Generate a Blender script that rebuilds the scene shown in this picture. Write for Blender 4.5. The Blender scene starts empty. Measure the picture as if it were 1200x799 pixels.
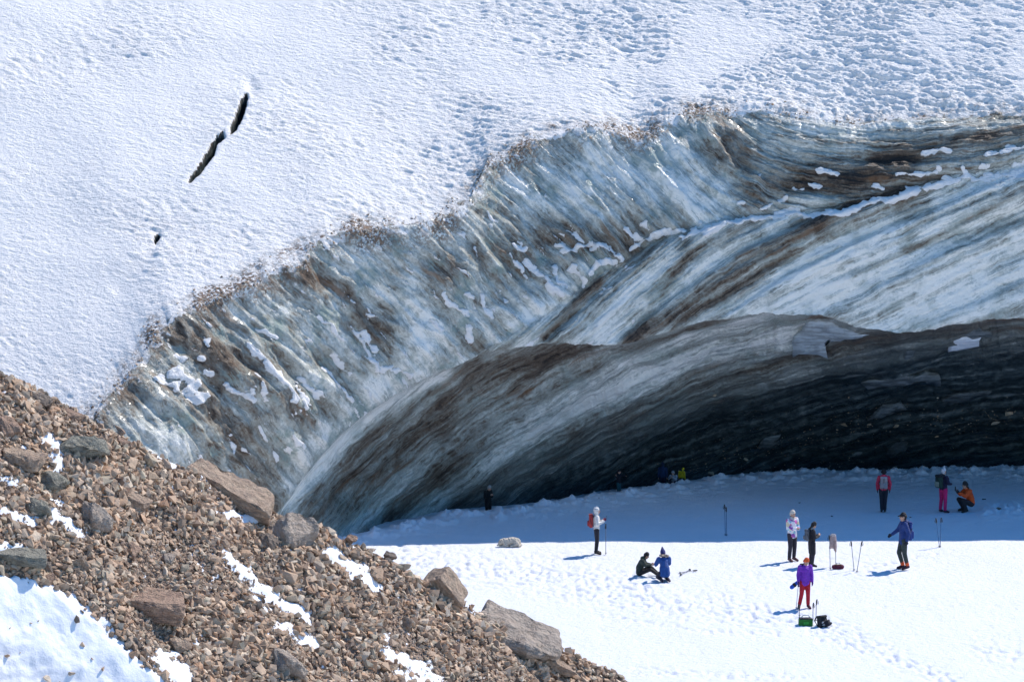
import bpy, bmesh, math, random
import numpy as np
from mathutils import Vector, Matrix, Quaternion

# ------------------------------------------------------------------ camera, sky, sun, exposure
S = bpy.context.scene
COL = S.collection
F, CX, CY, CAMZ = 3403.0, 600.0, 399.5, 21.0          # focal length in photo pixels (1200 wide), camera height
PITCH = math.atan(421.5 / F)
cam_d = bpy.data.cameras.new('camera')
cam = bpy.data.objects.new('camera', cam_d); COL.objects.link(cam)
cam.location = (0, 0, CAMZ); cam.rotation_euler = (math.pi / 2 - PITCH, 0, 0)
cam_d.sensor_width = 36; cam_d.lens = 36 * F / 1200; cam_d.clip_start = 1; cam_d.clip_end = 5000
S.camera = cam

SUN = Vector((1.1, 0.95, 1.68)).normalized()
EL, AZ = math.asin(SUN.z), math.atan2(SUN.x, SUN.y)
W = bpy.data.worlds.new('World'); S.world = W; W.use_nodes = True
wn = W.node_tree.nodes; bg = wn['Background']
sky = wn.new('ShaderNodeTexSky'); sky.sky_type = 'NISHITA'; sky.sun_disc = False
sky.sun_elevation = EL; sky.sun_rotation = AZ; sky.altitude = 2500; sky.air_density = 1.7; sky.dust_density = 0.3; sky.ozone_density = 8.0
hs = wn.new('ShaderNodeHueSaturation'); hs.inputs['Saturation'].default_value = 1.2
W.node_tree.links.new(sky.outputs[0], hs.inputs['Color']); W.node_tree.links.new(hs.outputs[0], bg.inputs[0]); bg.inputs[1].default_value = 0.15
sl = bpy.data.lights.new('sun', 'SUN'); sl.energy = 4.6; sl.angle = math.radians(0.53); sl.color = (1, 0.92, 0.84)
so = bpy.data.objects.new('sun', sl); COL.objects.link(so); so.location = (40, 60, 80)
so.rotation_euler = SUN.to_track_quat('Z', 'Y').to_euler()
S.view_settings.view_transform = 'Standard'; S.view_settings.look = 'None'
S.view_settings.exposure = 0.17; S.view_settings.gamma = 1; S.view_settings.use_curve_mapping = False
S.render.engine = 'CYCLES'
S.cycles.max_bounces = 6; S.cycles.diffuse_bounces = 4; S.cycles.glossy_bounces = 2
S.cycles.caustics_reflective = False; S.cycles.caustics_refractive = False

# ------------------------------------------------------------------ helpers
_sp, _cp = math.sin(PITCH), math.cos(PITCH)
def ray(px, py):
    u = (np.asarray(px, float) - CX) / F; v = (np.asarray(py, float) - CY) / F
    return np.stack([u + 0 * v, _cp - v * _sp + 0 * u, -_sp - v * _cp + 0 * u], -1)
def at(px, py, y):                       # world point on the sight line of a photo pixel, y metres out
    r = ray(px, py); k = np.asarray(y, float) / r[..., 1]
    return r * k[..., None] + np.array([0, 0, CAMZ])
def on_floor(px, py, z=0.0):
    r = ray(px, py); k = (z - CAMZ) / r[..., 2]
    return r * k[..., None] + np.array([0, 0, CAMZ])
def to_px(P):
    P = np.asarray(P, float); q = P - np.array([0, 0, CAMZ])
    dep = q[..., 1] * _cp - q[..., 2] * _sp
    up = q[..., 1] * _sp + q[..., 2] * _cp
    return CX + F * q[..., 0] / dep, CY - F * up / dep

_G = np.array([[1,0],[-1,0],[0,1],[0,-1],[.7071,.7071],[-.7071,.7071],[.7071,-.7071],[-.7071,-.7071]])
def _h(ix, iy, seed):
    h = (ix.astype(np.int64) * 374761393 + iy.astype(np.int64) * 668265263 + seed * 974711) & 0xffffffff
    h = ((h ^ (h >> 13)) * 1274126177) & 0xffffffff
    return ((h ^ (h >> 16)) & 0xffffffff)
def perlin(x, y, seed=0):
    x = np.asarray(x, float); y = np.asarray(y, float)
    ix = np.floor(x); iy = np.floor(y); fx = x - ix; fy = y - iy
    ux = fx * fx * fx * (fx * (fx * 6 - 15) + 10); uy = fy * fy * fy * (fy * (fy * 6 - 15) + 10)
    def g(dx, dy):
        gr = _G[_h(ix + dx, iy + dy, seed) & 7]
        return gr[..., 0] * (fx - dx) + gr[..., 1] * (fy - dy)
    a = g(0, 0); b = g(1, 0); c = g(0, 1); d = g(1, 1)
    return ((a + (b - a) * ux) * (1 - uy) + (c + (d - c) * ux) * uy) * 1.5
def fbm(x, y, oct=4, seed=0, gain=0.5, lac=2.03):
    t = 0; a = 1; s = 0
    for k in range(oct):
        t = t + a * perlin(x, y, seed + 17 * k); s += a; a *= gain; x = x * lac + 3.7; y = y * lac + 1.3
    return t / s
def sstep(a, b, x):
    t = np.clip((x - a) / (b - a), 0, 1); return t * t * (3 - 2 * t)
def seg_dist(x, y, pts):                 # distance to a polyline
    x = np.asarray(x, float); best = np.full(x.shape, 1e9)
    if len(pts) == 1: return np.hypot(x - pts[0][0], y - pts[0][1])
    for (x0, y0), (x1, y1) in zip(pts[:-1], pts[1:]):
        dx, dy = x1 - x0, y1 - y0; t = np.clip(((x - x0) * dx + (y - y0) * dy) / (dx * dx + dy * dy), 0, 1)
        best = np.minimum(best, np.hypot(x - x0 - t * dx, y - y0 - t * dy))
    return best
def inside(x, y, poly):
    x = np.asarray(x, float); r = np.zeros(x.shape, bool); n = len(poly)
    for i in range(n):
        x0, y0 = poly[i]; x1, y1 = poly[(i + 1) % n]
        if y0 == y1: continue
        c = (y0 > y) != (y1 > y)
        r ^= c & (x < (x1 - x0) * (y - y0) / (y1 - y0) + x0)
    return r

def new_mesh(name, V, polys, mat=None, smooth=True, attrs=None, parent=None):
    """V (n,3); polys (m,k) all of one size, or list of arrays of different sizes"""
    V = np.asarray(V, np.float32); me = bpy.data.meshes.new(name)
    arrs = polys if isinstance(polys, list) else [polys]
    me.vertices.add(len(V)); me.vertices.foreach_set('co', V.ravel())
    loops = np.concatenate([a.ravel() for a in arrs]).astype(np.int32)
    tot = np.concatenate([np.full(len(a), a.shape[1]) for a in arrs]).astype(np.int32)
    st = np.concatenate([[0], np.cumsum(tot)[:-1]]).astype(np.int32)
    me.loops.add(len(loops)); me.loops.foreach_set('vertex_index', loops)
    me.polygons.add(len(tot)); me.polygons.foreach_set('loop_start', st)
    me.polygons.foreach_set('loop_total', tot)
    me.polygons.foreach_set('use_smooth', np.full(len(tot), smooth, bool))
    me.update(calc_edges=True); me.validate()
    for k, a in (attrs or {}).items():
        a = np.asarray(a, np.float32)
        if a.ndim == 2:
            at_ = me.attributes.new(k, 'FLOAT_VECTOR', 'POINT'); at_.data.foreach_set('vector', a.ravel())
        else:
            at_ = me.attributes.new(k, 'FLOAT', 'POINT'); at_.data.foreach_set('value', a.ravel())
    if mat: me.materials.append(mat)
    o = bpy.data.objects.new(name, me); COL.objects.link(o)
    if parent: o.parent = parent
    return o
def grid_polys(R, C):
    i = np.arange(R * C).reshape(R, C)
    return np.stack([i[:-1, :-1], i[:-1, 1:], i[1:, 1:], i[1:, :-1]], -1).reshape(-1, 4)
def grid_normals(P):
    du = np.gradient(P, axis=1); dv = np.gradient(P, axis=0)
    n = np.cross(du, dv); n /= np.linalg.norm(n, axis=-1, keepdims=True) + 1e-9
    return n
def tag(o, label=None, cat=None, group=None, kind=None):
    if label: o['label'] = label
    if cat: o['category'] = cat
    if group: o['group'] = group
    if kind: o['kind'] = kind
    return o
def empty(name, loc=(0, 0, 0), rz=0.0):
    o = bpy.data.objects.new(name, None); COL.objects.link(o); o.location = loc; o.rotation_euler = (0, 0, rz)
    o.empty_display_size = 0.2
    return o

class NT:                                # tiny node-tree writer
    def __init__(s, name):
        s.m = bpy.data.materials.new(name); s.m.use_nodes = True; s.t = s.m.node_tree
        s.b = s.t.nodes['Principled BSDF']
    def n(s, kind, ins=None, **kw):
        nd = s.t.nodes.new(kind)
        for k, v in kw.items(): setattr(nd, k, v)
        for k, v in (ins or {}).items(): s.set(nd.inputs[k], v)
        return nd
    def set(s, sock, v):
        if isinstance(v, bpy.types.NodeSocket): s.t.links.new(v, sock)
        elif hasattr(v, 'outputs'): s.t.links.new(v.outputs[0], sock)
        elif isinstance(v, tuple) and len(v) == 3 and sock.type == 'RGBA': sock.default_value = (*v, 1)
        else: sock.default_value = v
    def math(s, op, a, b=0.0, c=None):
        nd = s.t.nodes.new('ShaderNodeMath'); nd.operation = op
        s.set(nd.inputs[0], a); s.set(nd.inputs[1], b)
        if c is not None: s.set(nd.inputs[2], c)
        return nd.outputs[0]
    def mix(s, f, a, b):
        nd = s.t.nodes.new('ShaderNodeMix'); nd.data_type = 'RGBA'
        s.set(nd.inputs[0], f); s.set(nd.inputs[6], a); s.set(nd.inputs[7], b); return nd.outputs[2]
    def mixf(s, f, a, b):
        nd = s.t.nodes.new('ShaderNodeMix'); nd.data_type = 'FLOAT'
        s.set(nd.inputs[0], f); s.set(nd.inputs[2], a); s.set(nd.inputs[3], b); return nd.outputs[0]
    def mr(s, v, a, b, c=0.0, d=1.0, smooth=True):
        nd = s.t.nodes.new('ShaderNodeMapRange'); nd.interpolation_type = 'SMOOTHSTEP' if smooth else 'LINEAR'
        s.set(nd.inputs[0], v)
        for i, q in enumerate((a, b, c, d)): s.set(nd.inputs[1 + i], q)
        return nd.outputs[0]
    def attr(s, name, vec=False):
        nd = s.t.nodes.new('ShaderNodeAttribute'); nd.attribute_name = name
        return nd.outputs['Vector'] if vec else nd.outputs['Fac']
    def scale(s, v, k):
        nd = s.t.nodes.new('ShaderNodeVectorMath'); nd.operation = 'MULTIPLY'
        s.set(nd.inputs[0], v); nd.inputs[1].default_value = k; return nd.outputs[0]
    def noise(s, vec, scale=1.0, detail=4.0, rough=0.55, dist=0.0):
        return s.n('ShaderNodeTexNoise', {'Vector': vec, 'Scale': scale, 'Detail': detail, 'Roughness': rough, 'Distortion': dist}).outputs[0]
    def ramp(s, f, stops):
        nd = s.t.nodes.new('ShaderNodeValToRGB'); s.set(nd.inputs[0], f); e = nd.color_ramp.elements
        while len(e) < len(stops): e.new(0.5)
        for q, (p, c) in zip(e, stops): q.position = p; q.color = (*c, 1)
        return nd.outputs[0]
    def bump(s, h, strength=0.5, dist=0.05, normal=None):
        nd = s.n('ShaderNodeBump', {'Height': h, 'Strength': strength, 'Distance': dist})
        if normal is not None: s.set(nd.inputs['Normal'], normal)
        return nd.outputs[0]
    def out(s, **kw):
        for k, v in kw.items(): s.set(s.b.inputs[k.replace('_', ' ')], v)
        return s.m
# ------------------------------------------------------------------ glacier: snow cover, ice face, cave ceiling
def glacier_material():
    t = NT('glacier_ice_and_snow')
    flow = t.attr('flow', True); dirt = t.attr('dirt'); dark_mask = t.attr('dark_mask'); snow = t.attr('snow'); edge = t.attr('edge')
    pos = t.n('ShaderNodeTexCoord').outputs['Object']
    bowl = t.attr('bowl')
    # ragged, broken strata: the flow lines wander with the ice's own texture
    wv = t.n('ShaderNodeTexNoise', {'Vector': pos, 'Scale': 1.3, 'Detail': 6.0, 'Roughness': 0.68}).outputs['Color']
    wv = t.n('ShaderNodeVectorMath', {0: wv, 1: (0.5, 0.5, 0.5)}, operation='SUBTRACT').outputs[0]
    wv = t.n('ShaderNodeVectorMath', {0: wv, 1: t.n('ShaderNodeCombineXYZ', {0: 1.0, 1: t.mixf(bowl, 0.13, 0.28), 2: 0.0})}, operation='MULTIPLY').outputs[0]
    flow = t.n('ShaderNodeVectorMath', {0: flow, 1: wv}, operation='ADD').outputs[0]
    n1 = t.mixf(bowl, t.noise(t.scale(flow, (0.055, 1.35, 1)), 1, 8, 0.6), t.noise(t.scale(flow, (0.62, 1.9, 1)), 1, 8, 0.62))
    n2 = t.mixf(bowl, t.noise(t.scale(flow, (0.20, 5.5, 1)), 1, 7, 0.64), t.noise(t.scale(flow, (1.9, 6.5, 1)), 1, 6, 0.68))
    n6 = t.noise(t.scale(flow, (1.1, 24.0, 1)), 1, 4, 0.6)
    n3 = t.noise(pos, 2.4, 6, 0.6); n4 = t.noise(pos, 9.0, 5, 0.65); n5 = t.noise(pos, 0.55, 4, 0.55)
    c1 = t.math('MULTIPLY', t.math('SUBTRACT', n1, 0.5), t.mixf(bowl, 2.0, 1.05))
    brk = t.mr(n3, 0.36, 0.64, 0.25, 1.5)
    c2 = t.math('ADD', t.math('MULTIPLY', t.math('SUBTRACT', n2, 0.5), 1.35), t.math('MULTIPLY', t.math('SUBTRACT', n6, 0.5), 0.75)); c2 = t.math('MULTIPLY', c2, t.math('MULTIPLY', brk, t.mixf(bowl, 1.0, 0.78)))
    c5 = t.math('ADD', t.math('MULTIPLY', t.math('SUBTRACT', n5, 0.5), 0.6), t.math('ADD', t.math('MULTIPLY', t.math('SUBTRACT', n3, 0.5), 0.55), t.math('MULTIPLY', t.math('SUBTRACT', n4, 0.5), 0.5)))
    d = t.math('ADD', t.math('ADD', dirt, c1), t.math('ADD', c2, c5))
    col = t.ramp(d, [(0.0, (0.90, 0.87, 0.78)), (0.20, (0.60, 0.605, 0.535)), (0.42, (0.345, 0.35, 0.30)), (0.62, (0.21, 0.185, 0.145)), (0.80, (0.125, 0.09, 0.062)), (1.0, (0.035, 0.027, 0.022))])
    # rusty stain in a few strata
    rust = t.mr(t.noise(t.scale(flow, (0.22, 1.7, 1)), 1.3, 5, 0.6), 0.56, 0.68)
    rust = t.math('MULTIPLY', rust, t.mr(dirt, 0.24, 0.5))
    col = t.mix(t.math('MULTIPLY', rust, 0.75), col, (0.20, 0.105, 0.05))
    teal = t.math('MULTIPLY', t.mr(t.noise(pos, 0.75, 5, 0.6), 0.50, 0.66), t.mixf(bowl, 0.34, 0.72)); teal = t.math('MULTIPLY', teal, t.mr(d, 0.75, 0.35))
    col = t.mix(teal, col, (0.20, 0.28, 0.245))
    # almost black colour where the mask is high; in the slits it paints shade
    ck = t.math('ADD', dark_mask, t.math('MULTIPLY', t.math('ADD', c1, c2), 0.42)); ck = t.mr(ck, 0.15, 0.95)
    ck = t.math('MULTIPLY', ck, t.mr(dark_mask, 0.02, 0.2))
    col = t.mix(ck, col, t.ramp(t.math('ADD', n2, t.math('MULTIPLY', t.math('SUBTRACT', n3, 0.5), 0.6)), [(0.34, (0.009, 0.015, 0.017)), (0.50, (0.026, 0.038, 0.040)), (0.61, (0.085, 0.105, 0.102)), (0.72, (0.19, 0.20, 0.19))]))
    # debris melting out along the edge of the snow
    e2 = t.math('ABSOLUTE', t.math('ADD', edge, t.math('MULTIPLY', t.math('SUBTRACT', n3, 0.5), 1.6)))
    db = t.math('MULTIPLY', t.mr(e2, 1.0, 0.15), t.mr(n4, 0.42, 0.54)); db = t.math('MULTIPLY', db, t.attr('debris'))
    # snow
    sn = t.math('ADD', snow, t.math('MULTIPLY', t.math('SUBTRACT', n4, 0.5), t.mr(edge, 0.3, 0.6, 0.9, 0.35)))
    sk = t.mr(sn, -0.06, 0.10)
    rt = t.n('ShaderNodeVectorRotate', {'Vector': pos, 'Axis': (0.0, -0.46, 0.89), 'Angle': 0.38}).outputs[0]
    crust = t.noise(t.scale(rt, (3.2, 5.5, 5.5)), 1, 5, 0.68)
    sk2 = t.math('MULTIPLY', sk, t.math('SUBTRACT', 1.0, t.math('MULTIPLY', db, 0.95)))
    col = t.mix(t.math('MULTIPLY', db, 0.9), col, t.ramp(n4, [(0.45, (0.10, 0.06, 0.038)), (0.62, (0.26, 0.165, 0.10))]))
    col = t.mix(sk2, col, (0.90, 0.87, 0.825))
    rough = t.mixf(sk2, t.mr(d, 0.0, 0.9, 0.14, 0.5), 0.75)
    hgt = t.math('ADD', t.math('MULTIPLY', n1, 0.5), t.math('MULTIPLY', n2, 0.5))
    hgt = t.math('ADD', hgt, t.math('ADD', t.math('MULTIPLY', n4, 0.35), t.math('MULTIPLY', n3, 0.5)))
    hgt = t.mixf(sk2, hgt, t.math('ADD', t.math('ADD', t.math('MULTIPLY', n4, 0.35), t.math('MULTIPLY', crust, 0.8)), t.math('MULTIPLY', sk, 0.35)))
    coat = t.math('MULTIPLY', t.math('SUBTRACT', 1.0, sk2), t.mr(d, 0.7, 0.3, 0.0, 0.5))
    return t.out(Base_Color=col, Roughness=rough, Coat_Weight=coat, Coat_Roughness=0.10, Coat_IOR=1.31, Normal=t.bump(hgt, 0.95, t.mixf(sk2, t.mixf(bowl, 0.20, 0.15), 0.16)), IOR=1.31)
M_GL = glacier_material()

# stations along the ice: lip A, ledge B, arch rim D, foot E as (photo px, px, metres out)
ST = [ # A                 B                   D                   E(px,py)
 ((-420,760, 90.5), (-400,780, 91), (-390,790, 91.5), (-380,800)),
 ((-150,660, 94), (-130,690, 94.5), (-120,705, 95), (-110,720)),
 ((40,565, 97.5), (100,620, 98), (150,650, 99.5), (180,690)),
 ((112,482,100.3), (190,545,101), (275,628,104), (310,665)),
 ((148,440,101.8), (235,520,102.5), (318,606,106), (360,645)),
 ((186,390,103.3), (292,495,104.5), (336,587,107), (395,635)),
 ((205,368,104.0), (325,480,105.2), (350,567,107.6), (415,630)),
 ((275,342,105.6), (360,466,106.8), (378,532,108.4), (445,624)),
 ((348,303,107.6), (405,446,108.5), (414,496,109.4), (490,614)),
 ((392,274,109.0), (455,420,109.8), (460,465,110.4), (540,603.5)),
 ((480,263,110.6), (520,395,110.9), (525,433,111.3), (600,600)),
 ((548,236,112.3), (590,368,112.1), (590,408,112.1), (655,592)),
 ((572,192,113.8), (650,340,113.0), (655,404,112.7), (705,582.5)),
 ((690,150,115.6), (715,315,113.7), (715,405,113.2), (762,575)),
 ((752,163,115.8), (770,290,114.2), (775,391,113.5), (812,567)),
 ((792,136,116.6), (830,266,114.6), (845,374,113.8), (860,561)),
 ((900,130,117.0), (920,250,114.9), (935,368,114.2), (945,556)),
 ((1000,145,117.0), (1020,228,115.2), (1045,390,114.5), (1040,555)),
 ((1060,140,117.2), (1100,205,115.6), (1115,383,114.8), (1120,553)),
 ((1200,138,117.5), (1200,188,116.1), (1180,374,115.0), (1200,551)),
 ((1450,130,118.1), (1450,150,116.9), (1450,380,115.8), (1450,549)),
 ((1900,120,119.5), (1900,135,118.6), (1900,360,117.5), (1900,545)),
]
def spline(X, q):                        # monotone-ish cubic through rows of X at parameter q (index units)
    X = np.asarray(X, float); n = len(X); m = np.zeros_like(X); dl = np.diff(X, axis=0)
    m[1:-1] = np.where(dl[:-1] * dl[1:] > 0, 2 * dl[:-1] * dl[1:] / (dl[:-1] + dl[1:] + 1e-12 * np.sign(dl[:-1] + dl[1:] + 1e-9)), 0)
    m[0] = dl[0]; m[-1] = dl[-1]
    i = np.clip(np.floor(q).astype(int), 0, n - 2); f = (q - i)[:, None]
    return ((2*f**3 - 3*f**2 + 1) * X[i] + (f**3 - 2*f**2 + f) * m[i] + (-2*f**3 + 3*f**2) * X[i+1] + (f**3 - f**2) * m[i+1])
SA = np.array([s[0] for s in ST], float); SB = np.array([s[1] for s in ST], float); SD = np.array([s[2] for s in ST], float)
SE = np.array([(*s[3], 0) for s in ST], float)
E0 = SE.copy(); E0[:, 2] = on_floor(SE[:, 0], SE[:, 1])[:, 1]
SE[:, 2] = E0[:, 2] + np.where(SE[:, 0] > 430, 4.5, 1.0)                         # the roof meets the ground behind the edge of the snow
_b = at(SE[:, 0], SE[:, 1], SE[:, 2]); _b[:, 2] = -0.9; SE[:, 1] = to_px(_b)[1]
# column parameter with constant spacing, in pixels, along the mean of lip and rim
qq = np.linspace(0, len(ST) - 1, 4000); mid = (spline(SA, qq) + spline(SD, qq))[:, :2] / 2
cl = np.concatenate([[0], np.cumsum(np.hypot(*np.diff(mid, axis=0).T))])
wt = np.where((mid[:, 0] > 60) & (mid[:, 0] < 1260), 1.0, 0.25); cw = np.concatenate([[0], np.cumsum(np.hypot(*np.diff(mid, axis=0).T) * wt[1:])])
NCOL = int(cw[-1] / 1.45)
q = np.interp(np.linspace(0, cw[-1], NCOL), cw, qq)
CA, CB, CD, CE, CE0 = (spline(s, q) for s in (SA, SB, SD, SE, E0))
arc = np.interp(q, qq, cl)
jag = 9 * fbm(arc / 38, 0 * arc + 5.1, 5, 3, 0.6); vis = sstep(90, 140, CA[:, 0])
CA0 = CA.copy(); CA[:, 1] += jag * vis; CA[:, 0] += 6 * fbm(arc / 30, 0 * arc + 9.1, 4, 5) * vis
CD[:, 1] += (5.5 * fbm(arc / 55, 0 * arc + 2.1, 6, 8, 0.62) - 4 * np.abs(perlin(arc / 80, 0 * arc, 12)) + 3 * np.maximum(0, fbm(arc / 11, 0 * arc + 7, 3, 13)) * (fbm(arc / 70, 0 * arc + 3, 2, 14) > 0)) * sstep(380, 500, CD[:, 0])

def flow_field(samples, box, step=20.0):
    """stream coordinates (along, across) whose lines follow hand-read directions; metres"""
    x0, y0, x1, y1 = box; gx = np.arange(x0, x1 + step, step); gy = np.arange(y0, y1 + step, step)
    X, Y = np.meshgrid(gx, gy); R, C = X.shape
    s = np.array(samples, float); w = np.exp(-((X[..., None] - s[:, 0]) ** 2 + (Y[..., None] - s[:, 1]) ** 2) / (2 * 48.0 ** 2)) + 1e-7 / (((X[..., None] - s[:, 0]) ** 2 + (Y[..., None] - s[:, 1]) ** 2) / 1e4 + 1)
    a = np.radians(s[:, 2]); dx = (w * np.cos(a)).sum(-1); dy = (w * np.sin(a)).sum(-1); L = np.hypot(dx, dy); dx /= L; dy /= L
    def solve(gxv, gyv):
        idx = np.arange(R * C).reshape(R, C); A = np.zeros((R * C, R * C)); b = np.zeros(R * C)
        for i, j, g in ((idx[:, :-1].ravel(), idx[:, 1:].ravel(), ((gxv[:, :-1] + gxv[:, 1:]) / 2 * step).ravel()),
                        (idx[:-1].ravel(), idx[1:].ravel(), ((gyv[:-1] + gyv[1:]) / 2 * step).ravel())):
            np.add.at(A, (i, i), 1); np.add.at(A, (j, j), 1); np.add.at(A, (i, j), -1); np.add.at(A, (j, i), -1)
            np.add.at(b, i, -g); np.add.at(b, j, g)
        A[0, 0] += 1
        return np.linalg.solve(A, b).reshape(R, C)
    along = solve(dx, dy); across = solve(-dy, dx)
    def samp(G, x, y):
        u = np.clip((x - x0) / step, 0, C - 1.001); v = np.clip((y - y0) / step, 0, R - 1.001)
        i = u.astype(int); j = v.astype(int); fu = u - i; fv = v - j
        return (G[j, i] * (1 - fu) + G[j, i + 1] * fu) * (1 - fv) + (G[j + 1, i] * (1 - fu) + G[j + 1, i + 1] * fu) * fv
    return lambda x, y: (samp(along, x, y) * 0.033, samp(across, x, y) * 0.033)
UPPER_DIR = [(150,490,52),(200,500,56),(230,400,42),(300,420,45),(330,440,46),(400,360,45),(430,390,48),(480,400,57),(450,440,54),(300,520,58),(520,410,62),
 (540,270,38),(560,340,46),(520,360,55),(600,320,48),(620,300,45),(640,330,54),(570,372,60),(660,350,72),(690,305,56),(740,290,48),(720,330,66),(680,260,43),(740,258,44),(700,215,41),(770,190,39),(790,235,38),
 (640,240,40),(590,260,41),(640,200,38),(720,220,41),(700,180,38),(830,160,28),(835,215,20),(880,190,-4),(900,225,-9),(1000,180,-9),(1100,160,-12),(1180,170,-15),(1040,215,-12),(480,310,42),(360,480,50),(1200,160,-14)]
LOWER_DIR = [(500,455,140),(560,425,138),(600,398,136),(650,380,137),(700,340,133),(740,330,133),(790,300,136),(770,350,140),(850,330,149),(900,300,151),(1000,300,152),(1100,250,155),(1100,330,155),(1200,250,157),(900,262,156),(1150,340,157),(800,380,150),(1000,250,156),(1000,370,155)]
CREASE = ([440,480,560,640,700,780,850,940,1025,1100,1200,1260], [480,470,414,368,322,276,257,246,232,210,190,180])
def crease_y(x): return np.interp(x, *CREASE, left=900)
UNDER_DIR = [(350,600,125),(400,570,131),(450,520,137),(550,480,146),(650,440,154),(750,410,159),(620,520,145),(700,460,148),(850,390,163),(500,590,141),(600,560,146),
 (700,520,150),(800,480,158),(900,440,163),(1000,440,168),(1000,500,165),(1100,440,172),(1150,480,172),(1150,540,170),(860,520,157),(930,390,169),(1000,400,171),(1200,420,174)]
box = (60, 90, 1260, 690)
upper_flow = flow_field(UPPER_DIR, box); lower_flow = flow_field(LOWER_DIR, box); under_flow = flow_field(UNDER_DIR, (300, 340, 1260, 690))

def strokes(x, y, lst):
    r = np.zeros(np.shape(x))
    for pts, w, k in lst: r = r + k * np.exp(-(seg_dist(x, y, pts) / w) ** 2)
    return r
FACE_DIRT = [([(480,335),(560,300),(650,285),(745,272)],26,.24), ([(340,320),(400,345),(440,390)],18,.3), ([(215,385),(255,425),(300,440)],24,.42), ([(130,465),(165,470)],12,.2),
 ([(250,470),(290,540),(310,580)],24,.35), ([(330,480),(380,490),(420,470)],16,.3), ([(850,165),(880,215),(940,215),(1050,228)],22,.42), ([(890,225),(1000,205),(1060,190)],14,.26),
 ([(1030,185),(1100,175),(1220,155)],16,.34), ([(930,262),(1000,240),(1110,210)],7,.4), ([(790,375),(860,325),(960,265)],16,.33), ([(740,395),(860,345),(930,295)],8,.25),
 ([(1000,322),(1080,285),(1210,218)],6,.5), ([(800,272),(803,300),(775,350),(735,397)],10,.45), ([(1060,292),(1140,272),(1210,258)],6,.35), ([(1030,368),(1070,345)],4,.45),
 ([(640,395),(670,360),(700,330)],9,.4), ([(820,300),(880,265)],18,.25), ([(960,270),(1010,250)],8,.3), ([(1140,330),(1210,300)],8,.25), ([(640,270),(760,300)],20,.25)]
FACE_PALE = [([(165,485),(215,535)],22,.22), ([(770,180),(825,240)],32,.26), ([(390,500),(440,460)],22,.15), ([(600,230),(690,215)],25,.12), ([(480,330),(500,380),(490,430)],16,.28), ([(420,300),(470,360)],14,.2), ([(640,200),(700,260)],22,.15), ([(700,180),(790,230)],26,.1), ([(960,345),(1080,290),(1210,235)],26,.3), ([(870,370),(960,310),(1040,275)],18,.28),
 ([(1010,370),(1110,335),(1210,300)],22,.25), ([(1080,380),(1210,340)],14,.28), ([(600,390),(680,320)],16,.18), ([(340,560),(400,480),(460,440)],16,.25), ([(700,385),(770,310)],14,.22), ([(1100,235),(1210,200)],9,.3)]
UNDER_DIRT = [([(520,468),(590,432),(660,415),(760,401),(845,381)],13,.2), ([(420,560),(520,500),(620,460),(700,430)],14,.12), ([(400,545),(480,470),(560,425)],9,.2), ([(360,590),(440,530)],10,.1)]
UNDER_PALE = [([(575,545),(640,482),(720,430),(850,384),(935,376)],17,.28), ([(600,545),(690,476),(800,425)],9,.15), ([(340,590),(395,522),(445,476),(520,440)],13,.5), ([(700,480),(830,420),(920,395)],14,.15)]
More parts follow.
